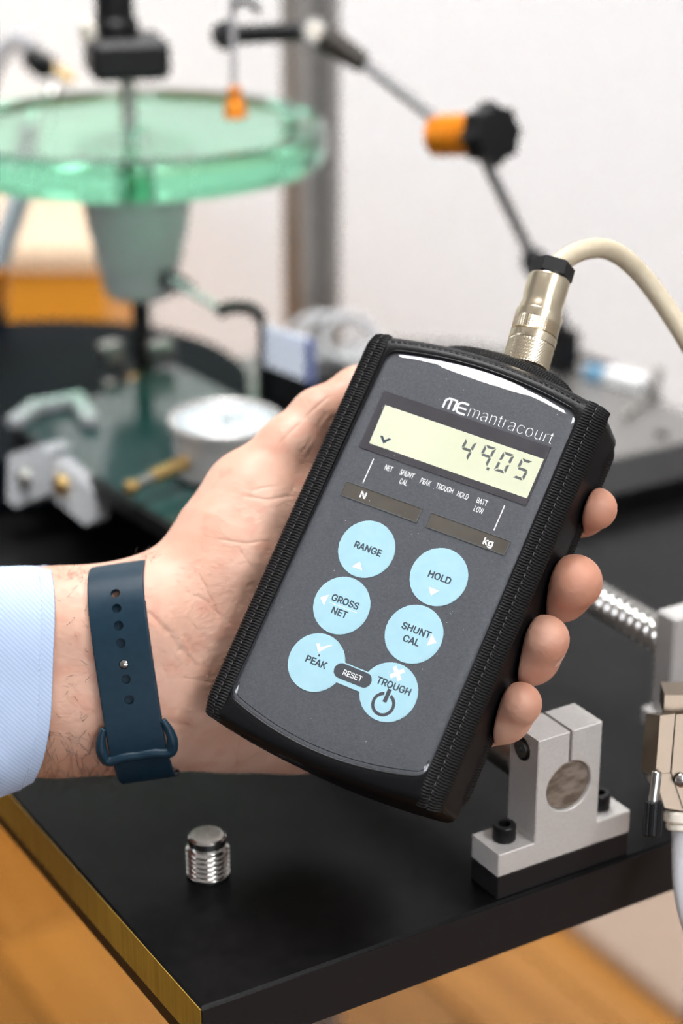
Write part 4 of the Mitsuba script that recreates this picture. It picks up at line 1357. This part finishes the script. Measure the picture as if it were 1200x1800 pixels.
# eight-lobed knob
ka = np.linspace(0, 2 * np.pi, 128, endpoint=False)
kr = .0192 - .0030 * np.abs(np.sin(ka * 4)) ** .8
kp = Polygon(np.c_[kr * np.cos(ka), kr * np.sin(ka)])
Rn = rings([(kp.buffer(-.004), 0), (kp.buffer(-.0006), .0025), (kp, .004), (kp, .015), (kp.buffer(-.0012), .0175), (kp.buffer(-.009), .0182)], arc_angles(kp, 128))
mk = skin_rings(Rn)
mk = trimesh.Trimesh(np.vstack([mk.vertices, [[0, 0, .0182], [0, 0, 0]]]), np.vstack([mk.faces, [(5 * 128 + j, 5 * 128 + (j + 1) % 128, 768) for j in range(128)], [((j + 1) % 128, j, 769) for j in range(128)]]), process=False)
kd = norm(norm(jd) * .82 + np.array([0, -.60, .12]))
put(AR + '__star_knob', tf(mk, axis_frame(jx1 - kd * .003, kd)), 'm_black', 35, label='black star knob')
L0, L1 = Py(850, 278, aY + .005), Py(940, 462, aY + .06)
put(AR + '__lower_rod', rod(L0, L1, .0033, 20), 'm_rod_dark', 30)
L2 = Py(988, 588, Pz(990, 652, ZG)[1])
put(AR + '__lower_grip', cat([rod(L0 + (L1 - L0) * .93, L2, .0066, 24), tf(lathe([(.006, -.008), (.0085, -.006), (.0085, .006), (.006, .008)], 28), axis_frame(L1, [0, -1, .1]))]), 'm_black', 30)
put(AR + '__foot', tf(cbox(.020, .020, L2[2] - ZG + .004, .002), frame([L2[0], L2[1], (ZG + L2[2] + .004) / 2], E1, E2, E3)), 'm_black')
# dial probe standing on the dish
PB = 'dish_probe'
tag(PB, 'thin probe rod with a small orange tip touching the green glass dish', 'probe')
pY = GY - .045
put(PB + '__rod', rod(Py(411, 168, pY), Py(408, -30, pY), .0021, 14), mat('m_grey_rod', (.55, .53, .54), .35, .4), 30)
put(PB + '__tip', cat([rod(Py(414, 207, pY), Py(413, 176, pY), .0076, 24, r1=.0058), rod(Py(413, 178, pY), Py(412, 152, pY), .0042, 20)]), 'm_orange', 30, label='orange tip')
hk = spline(np.array([Py(408, 20, pY), Py(418, 6, pY), Py(436, 4, pY), Py(450, 14, pY), Py(456, 22, pY)]), 24)
put(PB + '__hook', tube(hk, .0022, 10), 'm_black', True)

# second articulated arm at the left
A2_ = 'side_arm'
tag(A2_, 'slanted silver arm with an orange foot at the left edge', 'arm')
sY = 1.40
put(A2_ + '__rod', rod(Py(-14, 492, sY), Py(44, 318, sY), .0082, 24), mat('m_pale_rod', (.62, .66, .72), .35, .3), 30)
put(A2_ + '__cap', rod(Py(40, 332, sY), Py(60, 270, sY), .0074, 20), 'm_black', 30)
put(A2_ + '__upper_rod', rod(Py(58, 276, sY), Py(96, 150, sY + .05), .005, 20), 'm_steel_soft', 30)
put(A2_ + '__joint', rod(Py(-18, 540, sY), Py(-10, 468, sY), .0115, 28), 'm_orange', 30, label='orange foot joint')
fz = Py(-18, 540, sY)
put(A2_ + '__foot', rod((fz[0], fz[1], rbz), (fz[0], fz[1], fz[2] + .004), .012, 28), 'm_black', 30)
put(A2_ + '__knob', cat([rod(Py(56, 122, sY + .05), Py(78, 98, sY + .05), .0115, 24), rod(Py(72, 120, sY + .05), Py(96, 112, sY + .05), .008, 20)]), 'm_black', 30)
put(A2_ + '__brass_pin', rod(Py(92, 118, sY + .05), Py(130, 142, sY + .05), .0042, 16), 'm_brass', 30)
# grey curved hose far left
hs = spline(np.array([Py(-40, 230, 1.62), Py(-12, 120, 1.62), Py(12, 80, 1.62), Py(32, 66, 1.62), Py(52, 84, 1.62), Py(60, 112, 1.62)]), 40)
put('grey_hose', tube(hs, .0075, 16), 'm_cable_grey', True, label='pale grey curved hose at the top left behind the glass dish', category='hose')

# ------------------------------------------------------------------ orange wooden cabinet far left
WC = 'wooden_bench'
tag(WC, 'orange wooden bench with glare painted into its pale top standing by the wall behind the stand', 'bench')
wY = 2.12
w0, w1 = Py(186, 472, wY), Py(186, 600, wY)
Wd = 1.3
put(WC + '__front', slab(w0[0] - Wd, w0[0], wY, wY + .02, .0005, w0[2] - .0005), 'm_orange_wood')
put(WC + '__top', slab(w0[0] - Wd, w0[0] + .004, wY - .006, r_['y1'] - .01, w0[2], w0[2] + .022), 'm_wood_glare', label='wooden top with glare painted into its pale colour')  # glare on the wood is put into this paler colour
put(WC + '__side', slab(w0[0] - .02, w0[0], wY + .02, r_['y1'] - .02, .0005, w0[2] - .0005), 'm_orange_wood')

# ------------------------------------------------------------------ small card display with its bracket
CD = 'label_card'
tag(CD, 'small upright bluish white card with a dark frame left of the meter', 'card')
cY = 1.18
corner = [Py(464, 572, cY), Py(552, 600, cY - .015), Py(552, 676, cY - .015), Py(464, 642, cY)]
n_c = norm(np.cross(corner[1] - corner[0], corner[3] - corner[0]))
n_c = n_c if n_c @ FWD < 0 else -n_c
put(CD + '__face', trimesh.convex.convex_hull(np.vstack([corner, np.array(corner) - n_c * .003])), 'm_card')
cs = [corner[1] + (corner[1] - corner[0]) * t - n_c * .0008 for t in (-.17, .0)] + [corner[2] + (corner[2] - corner[3]) * t - n_c * .0008 for t in (-.17, .0)]
put(CD + '__blue_strip', trimesh.convex.convex_hull(np.vstack([np.array(cs) + n_c * .0012, np.array(cs) - n_c * .0016])), 'm_card_blue', label='dark blue strip')
q = [Py(459, 555, cY), Py(457, 660, cY)]
put(CD + '__post', rod(q[1] - E3 * .015, q[0], .0020, 12), 'm_black', 30)
ha = spline(np.array([Py(386, 550, cY + .01), Py(402, 541, cY + .01), Py(424, 540, cY + .01), Py(446, 546, cY), Py(458, 560, cY)]), 30)
put(CD + '__handle', tube(ha, .0040, 12), 'm_black', True)
cbm = (corner[2] + corner[3]) / 2
put(CD + '__foot', tf(cbox(.05, .03, cbm[2] - ZG + .002, .002), frame([cbm[0] + .008, cbm[1] + .016, ZG + (cbm[2] + .002 - ZG) / 2], norm(corner[1] - corner[0]) * [1, 1, 0], norm(np.cross(E3, norm(corner[1] - corner[0]))), E3)), 'm_black')
# thin rod between the cup and the card handle
put('link_rod', rod(Py(300, 492, GY - .03), Py(392, 548, cY + .02), .0022, 12), 'm_grey_rod', 30, label='thin grey rod linking the grey cup and the card bracket', category='rod')
# coils of grey cable behind the card
for i, (x, y, rx, ry_) in enumerate(((565, 628, 55, 14), (592, 634, 56, 14), (615, 642, 46, 12))):
    tt_ = np.linspace(0, 2 * np.pi, 48)
    loop = np.array([Pz(x + rx * math.cos(t), y + ry_ * math.sin(t), ZG) + E3 * (.0032 + .012 * (1 - math.sin(t)) + .003 * i) for t in tt_])
    put('cable_coil' if i == 0 else 'cable_coil__loop', tube(loop, .0026, 8), 'm_cable_grey', True, label='loose coil of grey cable behind the upright card' if i == 0 else None, category='cable' if i == 0 else None)

# ------------------------------------------------------------------ dial gauge lying on the plate
DG_ = 'dial_gauge'
tag(DG_, 'round dial gauge with a white face lying on the dark green plate', 'dial gauge')
gz = .822
gc = Pz(396, 738, gz)
gr_ = 96 / F_PX * ((gc - CAM) @ FWD)
GF = frame(gc, E1, E2, E3)
put(DG_ + '__case', tf(lathe([(gr_ * .93, -.030), (gr_ * .97, -.028), (gr_ * .97, -.006), (gr_ * 1.04, -.004), (gr_ * 1.05, .001), (gr_ * 1.0, .0022), (gr_ * .95, .001), (gr_ * .94, -.001)], 96), GF), 'm_alu_soft', 30)
put(DG_ + '__face', tf(lathe([(gr_ * .93, -.0010), (gr_ * .93, -.0004), (.0001, -.0004)], 64), GF), 'm_dial_white', 30, label='white dial face')
tk = []
for i in range(50):
    t = i * 2 * np.pi / 50
    L = .004 if i % 5 == 0 else .002
    tk.append(tf(trimesh.creation.box((L, .0005, .0003)), frame((gr_ * .84 * math.cos(t), gr_ * .84 * math.sin(t), -.0002), (math.cos(t), math.sin(t), 0), (-math.sin(t), math.cos(t), 0), (0, 0, 1))))
put(DG_ + '__tick_marks', tf(cat(tk), GF), 'm_print_dark', kind='stuff')
put(DG_ + '__needle', tf(cat([trimesh.creation.box((.016, .0008, .0004)).apply_translation((.006, 0, .0004)), trimesh.creation.cylinder(.0022, .0012, sections=20)]), GF), 'm_black')
st0, st1 = gc + np.array([-.016, -.012, -.018]), P(232, 856, (Pz(232, 862, .800) - CAM) @ FWD)
sd_ = norm(st1 - st0)
put(DG_ + '__stem', rod(st0, st0 + sd_ * .036, .0046, 24), 'm_brass', 30, label='brass stem')
put(DG_ + '__plunger', rod(st0 + sd_ * .032, st1, .0034, 24), 'm_steel_soft', 30)
put(DG_ + '__contact', tf(lathe([(.0034, -.003), (.0044, -.001), (.0044, .002), (.0030, .004)], 24), axis_frame(st1, sd_)), 'm_brass', 30)

# dark green plate under it, with corner clamps
GP = 'green_plate'
gpz = .790
g0, g1, g2 = Pz(34, 752, gpz), Pz(312, 925, gpz), Pz(143, 706, gpz)
u_, v_ = norm(g1 - g0), norm(g2 - g0)
g1 = g0 + u_ * .30
g2 = g0 + v_ * .15
g3 = g1 + g2 - g0
pl = np.array([g0, g1, g3, g2])
put(GP, trimesh.convex.convex_hull(np.vstack([pl, pl - E3 * .0075, ])), 'm_dark_green', label='dark green glossy plate raised on white clamps under the dial gauge', category='plate')
put(GP + '__edge_strip', trimesh.convex.convex_hull(np.vstack([[g0 - E3 * .0008, g1 - E3 * .0008, g1 - E3 * .0102, g0 - E3 * .0102], np.array([g0 - E3 * .0008, g1 - E3 * .0008, g1 - E3 * .0102, g0 - E3 * .0102]) - np.cross(u_, E3) * -.0035])), 'm_black')
for q in (g1 - u_ * .05 + v_ * .03, g3 - u_ * .06 - v_ * .03):
    put(GP + '__spacer', rod((q[0], q[1], ZT), (q[0], q[1], gpz - .007), .006, 20), 'm_black', 30)


def clamp(pxs, d, thick, label, hole=None, brass=False):
    t = norm(np.cross(u_, E3))
    t = t if t @ FWD < 0 else -t
    a = np.array([P(x, y, d) for x, y in pxs])
    m = trimesh.convex.convex_hull(np.vstack([a, a - t * thick]))
    k = put('plate_clamp', m, 'm_clamp', label=label, category='clamp', group='white clamps of the green plate')
    if hole:
        q = P(*hole, d - .0015)
        put(k + '__bolt', tf(lathe([(.0062, -.002), (.0062, .002), (.005, .003), (.0024, .003), (.0022, .001)], 28), axis_frame(q, t)), 'm_brass' if brass else 'm_steel_soft', 30)
    return k


dA = 1.165
clamp([(14, 800), (68, 782), (88, 800), (86, 868), (28, 892), (12, 880)], dA, .016, 'white clamp with a round bolt under the near left corner of the green plate', (42, 842))
clamp([(92, 806), (160, 862), (164, 916), (150, 924), (96, 880)], 1.128, .010, 'white tapering clamp with a brass bolt beside the corner clamp', (108, 853), True)
q0 = Pz(30, 742, gpz)
wl_ = []
for a_1, b_1 in (((26, 742), (62, 716)), ((58, 716), (136, 702)), ((134, 700), (158, 740))):
    A_, B_ = Pz(*a_1, gpz + .004), Pz(*b_1, gpz + .004)
    dd_ = norm(B_ - A_)
    wl_.append(tf(cbox(np.linalg.norm(B_ - A_) + .006, .010, .008, .0015), frame((A_ + B_) / 2, dd_, np.cross(E3, dd_), E3)))
put('plate_clamp', cat(wl_), 'm_clamp', label='white angled clamp lying over the far left corner of the green plate', category='clamp', group='white clamps of the green plate')

scene_entries = len(scene)
